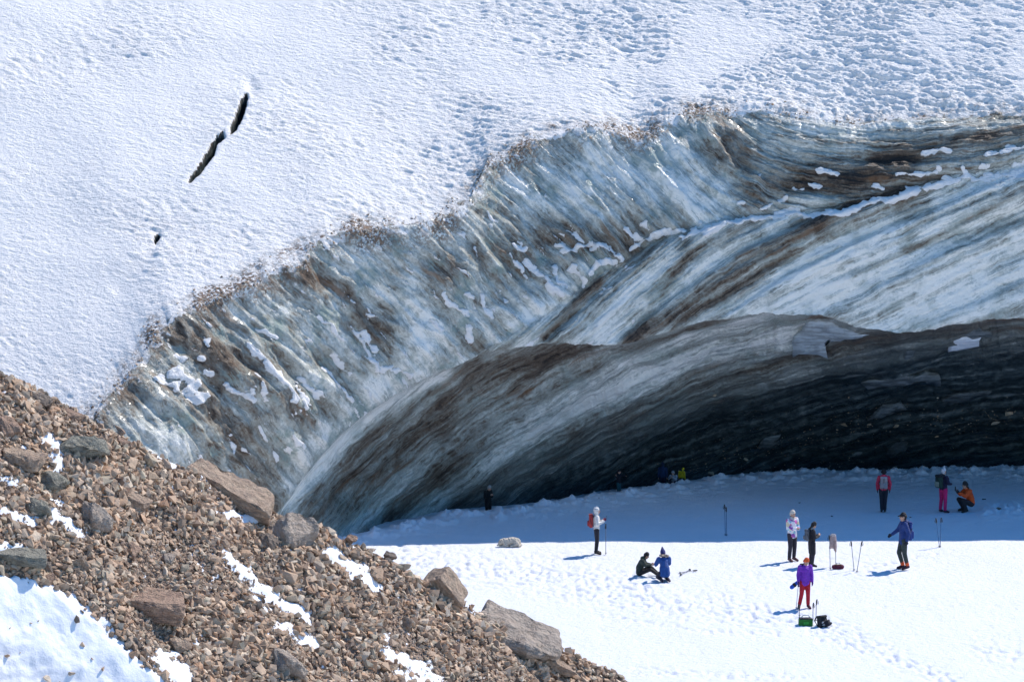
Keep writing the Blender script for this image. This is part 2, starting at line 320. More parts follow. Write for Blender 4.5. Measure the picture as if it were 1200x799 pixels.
# snow resting on the ice: (polyline, half width)
FACE_SNOW = [([(800,280),(830,268),(880,257),(935,248)],4.2),([(945,252),(1000,247),(1030,233)],4.6),([(1035,237),(1090,219),(1132,206)],5.5),([(1140,212),(1205,198)],5),([(740,290),(775,276),(800,270)],4),([(690,318),(715,305)],4),([(640,330),(655,345)],4),([(600,300),(612,318)],4),([(660,296),(690,286)],3.6),([(290,408),(316,436),(340,470)],4),([(345,455),(352,476)],4),([(205,435),(222,455),(236,470)],9),([(185,445),(205,455)],7),([(208,418),(213,424)],4),([(228,419),(236,422)],4),
 ([(262,450),(280,462),(292,468)],5),([(240,435),(246,440)],4),([(300,385),(322,398)],3),([(350,445),(372,462)],3.5),([(372,372),(396,398)],3.5),([(388,415),(412,440)],3.5),([(418,392),(440,432),(456,430)],4),
 ([(425,390),(438,410)],5),([(463,432),(478,438)],3.5),([(340,510),(350,522)],3),([(268,510),(274,530)],2.5),([(318,530),(324,540)],3),([(302,500),(312,515)],2.5),([(380,430),(410,470)],2.5),([(300,450),(310,465)],3),
 ([(604,287),(615,292)],3),([(617,306),(630,320),(642,334)],4.5),([(650,312),(655,330),(664,338)],3.5),([(668,315),(680,326),(684,335)],4),([(652,286),(672,294)],3),([(666,272),(684,282)],3.5),([(697,290),(712,292)],4),
 ([(700,308),(720,306)],4.5),([(715,290),(728,302)],4),([(735,270),(750,282)],4.5),([(764,276),(784,270)],4.5),([(752,262),(760,270)],3),([(520,345),(530,360),(545,368)],4),([(548,345),(552,352)],4),([(562,345),(575,372)],3.5),([(506,375),(512,385)],4),
 ([(700,345),(708,338)],2.5),([(587,340),(592,352)],3),([(546,385),(550,400)],3),([(570,250),(580,262)],2.5),([(810,270),(822,262)],4),([(826,275),(850,262),(880,255),(915,250),(935,246)],4),([(936,250),(985,252),(1000,245)],3.5),([(990,252),(1010,240),(1025,232)],3.5),
 ([(1035,236),(1060,226),(1090,216)],4),([(1060,228),(1064,222)],6),([(890,245),(905,240)],3.5),([(962,200),(982,203)],4),([(950,214),(962,217)],3),([(1022,216),(1035,220)],4.5),([(1050,205),(1095,203)],3),([(1080,180),(1110,178)],3.5),([(1155,182),(1200,173)],4.5),
 ([(1110,210),(1135,208),(1130,200)],5),([(1140,212),(1200,200)],4.5),([(1165,215),(1210,202)],3),([(932,220),(940,222)],3),([(866,238),(872,236)],3),([(890,205),(893,203)],2.5),([(914,233),(925,231)],3),([(1096,196),(1100,197)],3),([(1152,193),(1158,194)],3),([(1190,195),(1200,190)],4),
 ([(555,292),(560,300)],2),([(638,230),(640,233)],2),([(1028,388),(1040,384)],0.1)]

NF, NU = 260, 190
def build_face():
    t = np.linspace(0, 1, NF)[:, None, None]; A, B, D = CA[None], CB[None], CD[None]
    tb = 0.62
    lin = np.where(t < tb, A + (B - A) * (t / tb), B + (D - B) * ((t - tb) / (1 - tb)))
    la = A * ((t - tb) * (t - 1)) / ((-tb) * (-1)) + B * (t * (t - 1)) / (tb * (tb - 1)) + D * (t * (t - tb)) / ((1) * (1 - tb))
    g = lin * 0.55 + la * 0.45
    px, py, dd = g[..., 0], g[..., 1], g[..., 2]
    P = at(px, py, dd)
    cyy = py + 5 * fbm(px / 30, py / 30, 4, 28, .6) - crease_y(px); up_ = cyy < 0; upb = sstep(7, -7, cyy)
    alU, acU = upper_flow(px, py); alL, acL = lower_flow(px, py); al = np.where(up_, alU, alL + 40); ac = np.where(up_, acU, acL + 40); ac0 = acL
    ac = ac; ac = ac + 0.17 * fbm(px / 40, py / 40, 4, 29, .6)
    N = grid_normals(P); N *= np.where(N[..., 1:2] > 0, -1, 1)
    win = np.sin(np.pi * np.clip(t[..., 0] * 1.0, 0, 1)) ** 0.35; win = win * np.ones_like(px)
    bowl = upb * sstep(900, 820, px)
    fl = perlin(alU * 0.22, acU * 0.85, 31); fl2 = perlin(alU * 0.5 + 3, acU * 2.0, 33)
    h = bowl * (0.24 * (1 - 2 * np.abs(fl)) * np.clip(0.55 + 1.5 * fbm(px / 80, py / 80, 3, 34), .1, 1.2) + 0.11 * (1 - 2 * np.abs(fl2)) + 0.09 * fbm(alU * 1.1, acU * 3, 4, 35, .6))
    st = fbm(alL * 0.16, acL * 1.3, 5, 41, 0.6) * (1 - upb) + upb * fbm(alU * 0.16, acU * 1.3, 5, 42, 0.6)
    h += (1 - bowl) * (0.34 * st + 0.13 * ((1 - upb) * fbm(alL * 0.45, acL * 4.0, 4, 43, .6) + upb * fbm(alU * 0.45, acU * 4.0, 4, 44, .6)))
    saw = ac0 * 0.55 + 0.35 * fbm(alL * 0.12, ac0 * 0.3, 3, 45); saw = saw - np.floor(saw); h += (1 - upb) * 0.32 * (sstep(0, .88, saw) * sstep(1.0, .88, saw))
    h += 0.25 * fbm(P[..., 0] * 0.35, P[..., 2] * 0.35, 3, 47)
    # scallops of the upper right-hand rocky zone
    rz = np.exp(-(seg_dist(px, py, [(850,175),(900,220),(1050,205)]) / 40) ** 2); h += rz * 0.22 * fbm(alU * 1.0, acU * 1.8, 4, 49)
    h -= 0.16 * np.exp(-(cyy / 6) ** 2) * sstep(560, 700, px)
    P = P + N * (h * win)[..., None]
    dirt = 0.28 + 0.10 * bowl * (fbm(al * .6, ac * 1.6, 4, 57, .6) + .2) * 2 + 0.88 * strokes(px, py, FACE_DIRT) - strokes(px, py, FACE_PALE)
    dirt += 0.10 * bowl * sstep(300, 180, px) 
    dirt += 0.13 * bowl * (np.abs(fl) - 0.25) * 2
    sn = np.full(px.shape, -1.0)
    wx = px + 8 * fbm(px / 17, py / 17, 4, 61, .55); wy = py + 6 * fbm(px / 17, py / 17, 4, 62, .55)
    for pts, w in FACE_SNOW: sn = np.maximum(sn, np.clip((w * (0.72 + 1.2 * fbm(px / 16, py / 16, 3, 63)) - seg_dist(wx, wy, pts)) / 5.0, -1, .6))
    # small flecks of snow along the flutes
    fk = fbm(al * 1.1, ac * 3.6, 4, 65, .6) + 0.10 * fbm(px / 60, py / 50, 2, 66); zone = sstep(520, 420, px) + sstep(480, 560, px) * sstep(770, 700, px) * sstep(250, 285, py)
    sn = np.maximum(sn, np.where(zone > .3, (fk - 0.36) * 2.4, -1))
    P = P + N * (0.07 * sstep(-0.05, .3, sn) * win)[..., None]
    edge = t[..., 0] * np.linalg.norm((CD - CA)[:, :2], axis=1)[None] * 0.034
    sn = np.maximum(sn, np.clip(0.25 - edge * 1.5 + 0.9 * fbm(px / 14, py / 10, 4, 67), -1, 1))
    deb = (sstep(880, 820, px) + 0.45 * sstep(860, 940, px)) * np.clip(0.75 + 1.6 * fbm(px / 45, py / 45, 3, 68), 0.1, 1.15)
    o = new_mesh('ice_face', P.reshape(-1, 3), grid_polys(NF, NCOL), M_GL, True, dict(
        bowl=bowl.ravel(), flow=np.stack([al, ac, 0 * al], -1).reshape(-1, 3), dirt=dirt.ravel(), dark_mask=np.zeros(px.size), snow=sn.ravel(), edge=edge.ravel(), debris=deb.ravel()))
    return o, P, px, py
def build_under():
    t = np.linspace(0, 1, NU)[:, None, None]; D, E = CD[None], CE[None]
    g = D + (E - D) * t; g = g * np.ones((NU, NCOL, 3)); tt = t[..., 0]
    g[..., 2] = D[..., 2] + (E - D)[..., 2] * (0.55 * tt + 0.45 * tt ** 0.6)
    px, py, dd = g[..., 0], g[..., 1], g[..., 2]; P = at(px, py, dd)
    al, ac = under_flow(px, py); ac = ac + 0.12 * fbm(px / 45, py / 45, 4, 30, .6); N = grid_normals(P); N *= np.where(N[..., 1:2] > 0, -1, 1)
    win = np.minimum(1, tt * 12) * np.minimum(1, (1 - tt) * 8) * np.ones_like(px)
    h = 0.42 * fbm(al * 0.12, ac * 0.9, 5, 71, 0.6) + 0.16 * fbm(al * 0.45, ac * 3.2, 4, 73, .6) + 0.25 * fbm(P[..., 0] * 0.3, P[..., 2] * .4, 3, 75)
    P = P + N * (h * win)[..., None]
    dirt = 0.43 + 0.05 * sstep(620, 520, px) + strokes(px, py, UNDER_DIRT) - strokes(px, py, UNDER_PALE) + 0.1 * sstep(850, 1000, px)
    # ceiling colour darkens to almost black towards the bed: distance below the pale band, along each column
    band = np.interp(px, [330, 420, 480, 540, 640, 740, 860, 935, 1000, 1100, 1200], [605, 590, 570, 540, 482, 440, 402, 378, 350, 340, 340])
    dark_mask = 0.10 + sstep(-8, 92, py - band) * 0.60 + sstep(30, 150, py - band) * 0.50
    dark_mask = dark_mask * (1 - 0.25 * np.exp(-(seg_dist(px, py, [(800,440),(900,430),(1000,410)]) / 20) ** 2))
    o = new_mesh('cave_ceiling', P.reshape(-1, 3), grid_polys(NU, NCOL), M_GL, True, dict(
        flow=np.stack([al, ac, 0 * al], -1).reshape(-1, 3), dirt=dirt.ravel(), dark_mask=dark_mask.ravel(), snow=np.full(px.size, -1.0), edge=np.full(px.size, 9.0), debris=np.zeros(px.size)))
    return o, P, px, py
# dark slits in the snow: polyline, half width, depth
SLITS = [([(288,110),(285,122),(279,138),(272,156)],4.0,.75),([(255,160),(246,181),(236,197),(222,213)],4.2,.75),([(262,156),(256,166)],2.4,0.4),([(186,270),(181,281)],2.9,0.5)]
def build_snow():
    T = np.array([(-760,-60,122),(-420,-60,126),(-230,-60,128),(-120,-60,129),(-70,-60,129.3),(-10,-60,129.6),(40,-60,130),(140,-60,130.3),(250,-60,130.6),(320,-60,130.8),(420,-60,131),(500,-60,131),(550,-60,131),
                  (680,-60,130.5),(750,-60,130.1),(800,-60,129.7),(905,-60,128.9),(1005,-60,127.8),(1070,-60,127),(1215,-60,126),(1480,-60,125.4),(1960,-60,125)], float)
    CT = spline(T, q); NR = 400
    u = (np.linspace(0, 1, NR))[:, None]
    def sm(v, w):
        k = np.exp(-0.5 * (np.arange(-3 * w, 3 * w + 1) / w) ** 2); k /= k.sum(); pad = np.pad(v, 3 * w, mode='reflect', reflect_type='odd'); return np.convolve(pad, k, 'valid')
    CS = np.stack([sm(CA0[:, i], 75) for i in range(3)], -1); CT = np.stack([sm(CT[:, i], 60) for i in range(3)], -1)
    fj = (1 - u) * np.exp(-u * 16); fs = (1 - u) ** 2 * np.exp(-u * 2.5)
    G = CS[None] + (CT - CS)[None] * u[..., None] + (CA - CA0)[None] * fj[..., None] + (CA0 - CS)[None] * fs[..., None]
    px, py = G[..., 0], G[..., 1]
    CS[:, 2] = CS[:, 2]; inv = 1 / CS[None, :, 2] + (1 / CT[:, 2] - 1 / CS[:, 2])[None] * u + (1 / CA[:, 2] - 1 / CS[:, 2])[None] * fs
    P = at(px, py, 1 / inv)
    # rounded brow near the lip
    N = grid_normals(P); N *= np.where(N[..., 2:3] < 0, -1, 1)
    X, Y = P[..., 0], P[..., 1]
    upr = np.hypot(P[..., 1], P[..., 2] * 1.0)
    right = sstep(350, 1150, px)
    # wind crust: ripples running down to the right, coarser suncups on the right
    a = X * 0.93 - upr * 0.37; b = X * 0.37 + upr * 0.93
    lo = fbm(X * 0.12, upr * 0.12, 3, 91)
    a = a + 0.5 * fbm(X * .5, upr * .5, 3, 90); b = b + 0.35 * fbm(X * .4 + 9, upr * .4, 3, 92)
    rip = fbm(a * 2.1, b * 6.0, 4, 93, 0.62); cup = fbm(a * 2.9, b * 4.6, 4, 95, 0.62)
    patch = np.clip(0.55 + 1.7 * (fbm(X * 0.16 + 7, upr * 0.16, 4, 97) + 0.06) + 0.35 * sstep(250, 500, px), 0.28, 1.35)
    h = 0.30 * lo + patch * 0.085 * rip * (1 - 0.3 * right) + (0.04 + 0.125 * right) * np.abs(cup) * np.clip(patch, .4, 1) 
    hollow = np.maximum(0, perlin(a * 1.5 + 4, b * 3.2, 99)); h -= (0.05 + 0.11 * right) * hollow * patch
    dist = u * np.linalg.norm((CT - CA)[:, :2], axis=1)[None]
    h *= np.minimum(1, dist / 12) 
    hole = np.zeros_like(px)
    for pts, w, dep in SLITS:
        wx = px + 3.0 * fbm(px / 12, py / 12, 2, 101); sd = seg_dist(wx, py, pts)
        (ax_, ay_), (bx_, by_) = pts[0], pts[-1]; tl = np.clip(((wx - ax_) * (bx_ - ax_) + (py - ay_) * (by_ - ay_)) / ((bx_ - ax_) ** 2 + (by_ - ay_) ** 2), 0, 1)
        sd = sd + w * 0.95 * (1 - np.sin(np.pi * (0.06 + 0.88 * tl ** 0.85)) ** 1.1)
        hole = np.maximum(hole, sstep(w + 1.2, w - 1.0, sd)); h -= dep * sstep(w + 1.4, w - 2.6, sd); h += 0.02 * np.exp(-((sd - w - 5) / 5) ** 2)
    # drift hollow trending down from the slits
    for pts, w in (([(293,94),(297,106)],7),([(186,272),(172,305),(140,335)],9),([(224,210),(208,240),(190,268)],4),([(273,153),(258,164)],4)):
        h -= (0.10 if w > 5 else 0.025) * np.exp(-(seg_dist(px, py, pts) / w) ** 2)
    # lumpy snow clods hanging over the right-hand edge
    h += 0.25 * sstep(45, 5, dist) * sstep(700, 900, px) * np.maximum(0, fbm(px / 13, py / 10, 3, 103)) * np.minimum(1, dist / 4)
    P = P + N * h[..., None]
    edge = -dist * 0.034
    sn = np.clip(0.35 + dist / 26 * 1.0 - 0.15 + 0.95 * fbm(px / 13, py / 10, 4, 105), -1, 1)
    sn = np.where(hole > 0.10, -1, sn)
    deb = (sstep(880, 820, px) + 0.45 * sstep(860, 940, px)) * np.clip(0.75 + 1.6 * fbm(px / 45, py / 45, 3, 68), 0.1, 1.15)
    al, ac = upper_flow(np.clip(px, 60, 1260), np.clip(py, 90, 690))
    # rows that carry the glacier on over its crest, out of sight
    back = []
    last = P[-1]
    for dy, dz in ((6, 2.6), (20, 7), (60, 18), (140, 30)):
        back.append(last + np.array([0, dy, dz]))
    Pf = np.concatenate([P] + [b_[None] for b_ in back], 0)
    def ext(v): return np.concatenate([v] + [v[-1:]] * 4, 0)
    o = new_mesh('snow_cover', Pf.reshape(-1, 3), grid_polys(NR + 4, NCOL), M_GL, True, dict(
        flow=ext(np.stack([al, ac, 0 * al], -1)).reshape(-1, 3), dirt=ext(np.where(hole > .08, 0.8, 0.5)).ravel(), dark_mask=ext(sstep(.1, .5, hole) * 1.3).ravel(), snow=ext(sn).ravel(), edge=ext(edge).ravel(), debris=ext(deb).ravel()))  # slit interiors coloured near black to stand for the shade inside them
    return o, P, px, py
glacier = empty('glacier', (0, 112, 0)); tag(glacier, kind='structure')
def parent_keep(o, p):
    o.parent = p; o.matrix_parent_inverse = Matrix.Translation(-Vector(p.location)) if p.rotation_euler.z == 0 else p.matrix_world.inverted()
g_face, PF, fx, fy = build_face(); g_under, PU, ux_, uy_ = build_under(); g_snow, PS, sx_, sy_ = build_snow()
for o in (g_face, g_under, g_snow): parent_keep(o, glacier)
def surf(px, py, P, gx, gy):             # nearest surface vertex to a photo pixel
    i = np.argmin((gx - px) ** 2 + (gy - py) ** 2); return Vector(P.reshape(-1, 3)[i])
# ------------------------------------------------------------------ snow floor in front of the cave
def snow_material(name, base=(0.87, 0.885, 0.91), bump=0.5, scale=9.0):
    t = NT(name); pos = t.n('ShaderNodeTexCoord').outputs['Object']
    n = t.noise(pos, scale, 7, 0.7); n2 = t.noise(pos, 1.2, 4, 0.55)
    col = t.mix(t.mr(n2, 0.3, 0.7), tuple(c * 0.97 for c in base), base)
    return t.out(Base_Color=col, Roughness=0.7, Normal=t.bump(n, bump, 0.09), IOR=1.31)
M_FLOOR = snow_material('trodden_snow', (0.785, 0.815, 0.875), scale=4.5, bump=0.9)
TRACKS = [([(470,655),(560,668),(650,675),(760,690)],18,1.0),([(560,668),(700,690),(800,712),(900,722)],14,.9),([(600,680),(720,705),(860,700)],14,.6),([(880,712),(980,735),(1060,775),(1120,799)],9,1.1),([(700,720),(820,740),(920,742)],4,.7),
          ([(950,735),(1010,760)],10,.9),([(740,785),(830,790),(940,795)],4,1.0),([(1150,760),(1200,770)],14,.6),([(1000,668),(1040,660),(1100,648)],4,.6),([(620,650),(690,650)],10,.3),([(860,690),(960,660),(1060,670)],20,.25)]
def build_floor():
    xs = np.concatenate([[-900,-400,-150,-70,-40,-25,-18], np.arange(-14, 26, 0.062), [28,32,40,70,150,400,900]])
    ys = np.concatenate([[-300,-60,0,40,65,78], np.arange(84, 128, 0.105), [130,134,140,160,220,500,1500]])
    X, Y = np.meshgrid(xs, ys); Z = np.zeros_like(X); px, py = to_px(np.stack([X, np.maximum(Y, 20), Z], -1))
    near = (Y > 83) & (Y < 128) & (X > -14.1) & (X < 26.1)
    tr = np.zeros_like(X)
    for pts, w, k in TRACKS: tr = np.maximum(tr, k * np.exp(-(seg_dist(px, py, pts) / w) ** 2))
    # footprints: short pits scattered along the tracks
    foot = np.maximum(0, perlin(X * 3.8, Y * 2.0, 121) - 0.16) + np.maximum(0, perlin(X * 5.3 + 9, Y * 2.6, 123) - 0.20)
    h = 0.05 * fbm(X * 0.25, Y * 0.2, 3, 125) + 0.010 * fbm(X * 1.5, Y * 1.0, 4, 127) - tr * 0.19 * foot + tr * 0.05 * fbm(X * 3, Y * 1.6, 3, 129)
    fine = np.maximum(0, perlin(X * 2.6 + 3, Y * 1.6, 133) - 0.30); h -= 0.045 * fine * (1 - sstep(105, 108.5, Y) * 0.4) * (0.25 + np.maximum(0, fbm(X * .2, Y * .15, 2, 135)) * 2.2)
    # crumbly drift against the foot of the ice
    fx_ = np.interp(px, CE0[:, 0], CE0[:, 1]); back = np.exp(-((py - fx_ - 3) / 7.0) ** 2) * near
    h += back * (0.16 + 0.55 * np.maximum(0, fbm(X * 1.1, Y * 1.3, 4, 131, .65)))
    h += near * (0.03 + 0.05 * sstep(30, 3, py - fx_)) * sstep(107.5, 109.5, Y) * fbm(X * 1.4, Y * 3.0, 5, 137, .65)
    # disturbed heap of snow beside the crouching visitor
    h += 0.22 * np.exp(-(seg_dist(px, py, [(1158,600),(1190,598)]) / 9) ** 2) * (0.6 + fbm(X * 3, Y * 2, 3, 139))
    h -= 0.50 * sstep(0.5, 4.0, fx_ - py) * near * (px > 380)
    Z = np.where(near, h, -0.02); Z = np.where((Y >= 128) & (px > 380), -0.5, Z)
    o = new_mesh('snow_field', np.stack([X, Y, Z], -1).reshape(-1, 3), grid_polys(*X.shape), M_FLOOR)
    tag(o, kind='structure'); return X, Y, Z
FX, FY, FZ = build_floor()
def floor_z(x, y):
    j = np.argmin(np.abs(FX[0] - x)); i = np.argmin(np.abs(FY[:, 0] - y)); return float(FZ[i, j])
def fpt(px, py):                         # point on the snow floor under a photo pixel
    p = on_floor(px, py); return Vector((p[0], p[1], floor_z(p[0], p[1])))

# ------------------------------------------------------------------ moraine
MO = at(0, 437, 76.0); M1 = at(500, 681, 81.0); MB_ = at(0, 799, 66.5)
ua = (M1 - MO); LA = np.hypot(ua[0], ua[1]); ua = ua / LA                      # per horizontal metre along the crest
va = MB_ - MO; vh = np.array([va[0], va[1], 0]); vh -= ua * 0; LB = np.hypot(vh[0], vh[1]); va = va / LB
bk = np.array([-va[0], -va[1], -0.75])                                         # back side
MN = np.cross(ua, va); MN /= np.linalg.norm(MN); MN *= np.sign(MN[2])
MOR_SNOW = [([(382,650),(410,667),(440,691)],9),([(262,650),(292,675),(330,705),(362,722)],8),([(325,732),(350,742),(372,752)],7),([(262,600),(300,606)],6),([(232,556),(262,562)],5),([(168,520),(205,542)],5),([(52,516),(70,528),(66,545)],8),
 ([(8,600),(38,612)],8),([(55,600),(78,614),(92,626)],7),([(0,640),(40,655)],8),([(450,765),(490,780),(512,797)],8),([(478,670),(500,682)],5),([(543,700),(556,718)],4),([(60,585),(75,592)],4),([(300,700),(318,716)],5),([(190,772),(212,790)],15),
 ([(392,632),(412,640)],4),([(545,640),(560,650)],3),([(0,700),(60,700),(105,738),(135,775),(150,810)],18),([(0,560),(20,566)],4),([(20,640),(30,646)],5),([(225,745),(232,752)],6),([(470,790),(500,800)],8),([(355,690),(372,700)],4),([(440,745),(455,752)],4)]
MOR_POLY = [(-30,665),(30,672),(60,695),(110,728),(150,765),(225,830),(-30,830)]
def mor_snow(px, py):
    s = np.full(np.shape(px), -1.0); wx = px + 14 * fbm(px / 16, py / 11, 4, 141, .6); wy = py + 11 * fbm(px / 16, py / 11, 4, 142, .6)
    for pts, w in MOR_SNOW: s = np.maximum(s, np.clip((w - seg_dist(wx, wy, pts)) / 8, -1, 1))
    s = np.maximum(s, np.clip((fbm(np.asarray(px) / 11, np.asarray(py) / 8, 4, 143, .6) + 0.25 * fbm(np.asarray(px) / 90, np.asarray(py) / 70, 2, 144) - 0.36) * 3, -1, .35))
    s = np.where(inside(wx, wy, MOR_POLY), np.maximum(s, 1.0), s); return s
def moraine_base(a, b):
    bf = np.maximum(b, 0); bb = np.maximum(-b, 0)
    P = MO + a[..., None] * ua + bf[..., None] * va + bb[..., None] * bk
    P[..., 2] -= 0.10 * np.exp(-(b / 0.35) ** 2)
    return P
def moraine_h(P, px, py):
    s = mor_snow(px, py)
    h = 0.32 * fbm(P[..., 0] * 0.35, P[..., 1] * 0.35, 3, 151) + 0.12 * fbm(P[..., 0] * 1.6, P[..., 1] * 1.6, 3, 153)
    rough = 0.05 * fbm(P[..., 0] * 6, P[..., 1] * 6, 3, 155)
    dl = seg_dist(px, py, MOR_POLY[:6]) * inside(px, py, MOR_POLY) * 77 / F
    h = h - 0.80 * dl ** 1.25 + 0.22 * sstep(0.2, 2, dl) * fbm(px / 60, py / 16, 3, 157)
    h = np.where(s > 0, h * 0.75 + 0.04 * np.clip(s, 0, 1), h + rough)
    return h, s
def build_moraine():
    a = np.concatenate([np.arange(-9, -2, 0.5), np.arange(-2, 15.5, 0.045), np.arange(15.5, 22, .5)]); b = np.concatenate([np.arange(-16, -0.6, 0.8), np.arange(-0.6, 12, 0.045), np.arange(12, 30, 0.8)])
    A, B = np.meshgrid(a, b); P = moraine_base(A, B); px, py = to_px(P); h, s = moraine_h(P, px, py)
    P = P + MN * h[..., None]
    o = new_mesh('moraine', P.reshape(-1, 3), grid_polys(*A.shape), None, True, dict(snow=s.ravel()))
    t = NT('moraine_grit'); pos = t.n('ShaderNodeTexCoord').outputs['Object']
    v = t.n('ShaderNodeTexVoronoi', {'Vector': pos, 'Scale': 14.0}); n = t.noise(pos, 6, 6, 0.65); n2 = t.noise(pos, 0.5, 3)
    cr = t.n('ShaderNodeSeparateColor', {0: v.outputs['Color']}).outputs[0]
    col = t.ramp(cr, [(0, (0.20, 0.135, 0.095)), (0.5, (0.31, 0.22, 0.16)), (0.8, (0.40, 0.305, 0.235)), (1, (0.27, 0.175, 0.12))])
    col = t.mix(t.mr(n2, 0.35, 0.7, 0, .35), col, (0.11, 0.08, 0.065))
    sk = t.mr(t.math('ADD', t.attr('snow'), t.math('MULTIPLY', t.math('SUBTRACT', n, 0.5), 1.9)), -0.08, 0.14)
    col = t.mix(sk, col, (0.86, 0.875, 0.90)); hh = t.mixf(sk, t.math('ADD', v.outputs['Distance'], n), t.math('MULTIPLY', n, 0.4))
    o.data.materials.append(t.out(Base_Color=col, Roughness=0.85, Normal=t.bump(hh, 0.9, 0.08)))
    tag(o, kind='structure')
build_moraine()
_iA = np.stack([ua, va, -ray(0, 0)], -1)
def moraine_at(px, py):                  # point of the moraine's front face on a pixel's sight line
    r = ray(px, py); M = np.stack([ua, va, -r], -1); s = np.linalg.solve(M, np.array([0, 0, CAMZ]) - MO); s[1] = max(s[1], -0.05)
    P = MO + s[0] * ua + s[1] * va; h, sn = moraine_h(P[None], np.array([px], float), np.array([py], float))
    return Vector(P + MN * h[0]), float(sn[0])

def rock_material():
    t = NT('brown_rock'); pos = t.n('ShaderNodeTexCoord').outputs['Object']; inf = t.n('ShaderNodeObjectInfo')
    rnd = t.math('FRACT', t.math('ADD', t.attr('tint'), inf.outputs['Random']))
    col = t.ramp(rnd, [(0, (0.41, 0.265, 0.165)), (0.2, (0.64, 0.46, 0.31)), (0.4, (0.16, 0.105, 0.072)), (0.55, (0.80, 0.65, 0.48)), (0.7, (0.50, 0.29, 0.165)), (0.85, (0.45, 0.38, 0.27)), (1, (0.51, 0.345, 0.235))])
    n = t.noise(pos, 5, 6, 0.68); n2 = t.noise(pos, 22, 4, 0.6)
    col = t.mix(t.mr(n, 0.35, 0.7, 0.0, 0.55), col, t.mix(0.5, col, (0.08, 0.06, 0.05)))
    return t.out(Base_Color=col, Roughness=0.85, Normal=t.bump(t.math('ADD', n, t.math('MULTIPLY', n2, 0.5)), 0.7, 0.05))
M_ROCK = rock_material()
def boulder_material(name, c1, c2, speck=0.0):
    t = NT(name); pos = t.n('ShaderNodeTexCoord').outputs['Object']
    n = t.noise(pos, 3.2, 7, 0.68); n2 = t.noise(pos, 26, 4, 0.6); n3 = t.noise(pos, 8, 5, 0.6)
    col = t.mix(t.mr(n, 0.32, 0.68), c1, c2)
    col = t.mix(t.mr(n2, 0.55, 0.75, 0, 0.5 + speck), col, tuple(c * 0.6 for c in c1))
    col = t.mix(t.mr(n3, 0.60, 0.74, 0, 0.55), col, tuple(min(1, c * 1.25) for c in c2))
    return t.out(Base_Color=col, Roughness=0.85, Normal=t.bump(t.math('ADD', t.math('ADD', n, n3), t.math('ADD', t.math('MULTIPLY', n2, 0.4), t.math('MULTIPLY', t.mr(t.noise(t.scale(pos, (1.5, 1.5, 14)), 1.6, 4, .6), .45, .5), 0.5))), 0.9, 0.16))
MB = dict(grey=boulder_material('grey_granite', (0.42, 0.335, 0.265), (0.53, 0.44, 0.35), .3), green=boulder_material('greenish_grey_rock', (0.240, 0.225, 0.180), (0.360, 0.338, 0.262)),
          tan=boulder_material('tan_rock', (0.540, 0.405, 0.285), (0.405, 0.285, 0.203)), brown=boulder_material('red_brown_rock', (0.360, 0.232, 0.165), (0.465, 0.315, 0.217)), dark=boulder_material('dark_rock', (0.195, 0.158, 0.128), (0.300, 0.232, 0.180)))
def rock_shape(rng, pts=14, flat=(1, .8, .6), box=0.5):
    """an angular stone: the convex hull of a few points pushed towards a box"""
    bm = bmesh.new()
    for k in range(pts):
        v = Vector((rng.gauss(0, 1), rng.gauss(0, 1), rng.gauss(0, 1))).normalized()
        m = max(abs(v.x), abs(v.y), abs(v.z)); v = v * (1 - box) + v / m * box * 0.8
        v *= rng.uniform(0.82, 1.0); bm.verts.new((v.x * flat[0], v.y * flat[1], v.z * flat[2]))
    r = bmesh.ops.convex_hull(bm, input=bm.verts)
    kill = [g for g in r['geom_interior'] if isinstance(g, bmesh.types.BMVert)] + [v for v in bm.verts if not v.link_faces]
    if kill: bmesh.ops.delete(bm, geom=list(set(kill)), context='VERTS')
    bmesh.ops.recalc_face_normals(bm, faces=bm.faces); return bm
def slab_shape(rng, flat, jit=0.19):
    bm = bmesh.new()
    for sx in (-1, 1):
        for sy in (-1, 1):
            for sz in (-1, 1):
                bm.verts.new((sx * flat[0] * .9 * (1 + rng.uniform(-jit, jit) * 1.6), sy * flat[1] * .9 * (1 + rng.uniform(-jit, jit) * 2), sz * flat[2] * .9 * (1 + rng.uniform(-jit, jit))))
    for k in range(6):
        v = Vector((rng.uniform(-.8, .8), rng.choice((-1, 1)), rng.uniform(-.7, .7))) if k % 2 else Vector((rng.choice((-1, 1)), rng.uniform(-.6, .6), rng.uniform(-.7, .7)))
        bm.verts.new((v.x * flat[0] * 1.0, v.y * flat[1] * 1.0, v.z * flat[2]))
    r = bmesh.ops.convex_hull(bm, input=bm.verts)
    kill = [g for g in r['geom_interior'] if isinstance(g, bmesh.types.BMVert)] + [v for v in bm.verts if not v.link_faces]
    if kill: bmesh.ops.delete(bm, geom=list(set(kill)), context='VERTS')
    bmesh.ops.dissolve_limit(bm, angle_limit=0.12, verts=bm.verts, edges=bm.edges)
    bmesh.ops.recalc_face_normals(bm, faces=bm.faces); return bm
def noise_v(p, sc, seed):
    return float(perlin(np.array(p[0] * sc + p[2] * 0.7 * sc), np.array(p[1] * sc - p[2] * 0.9 * sc), seed))
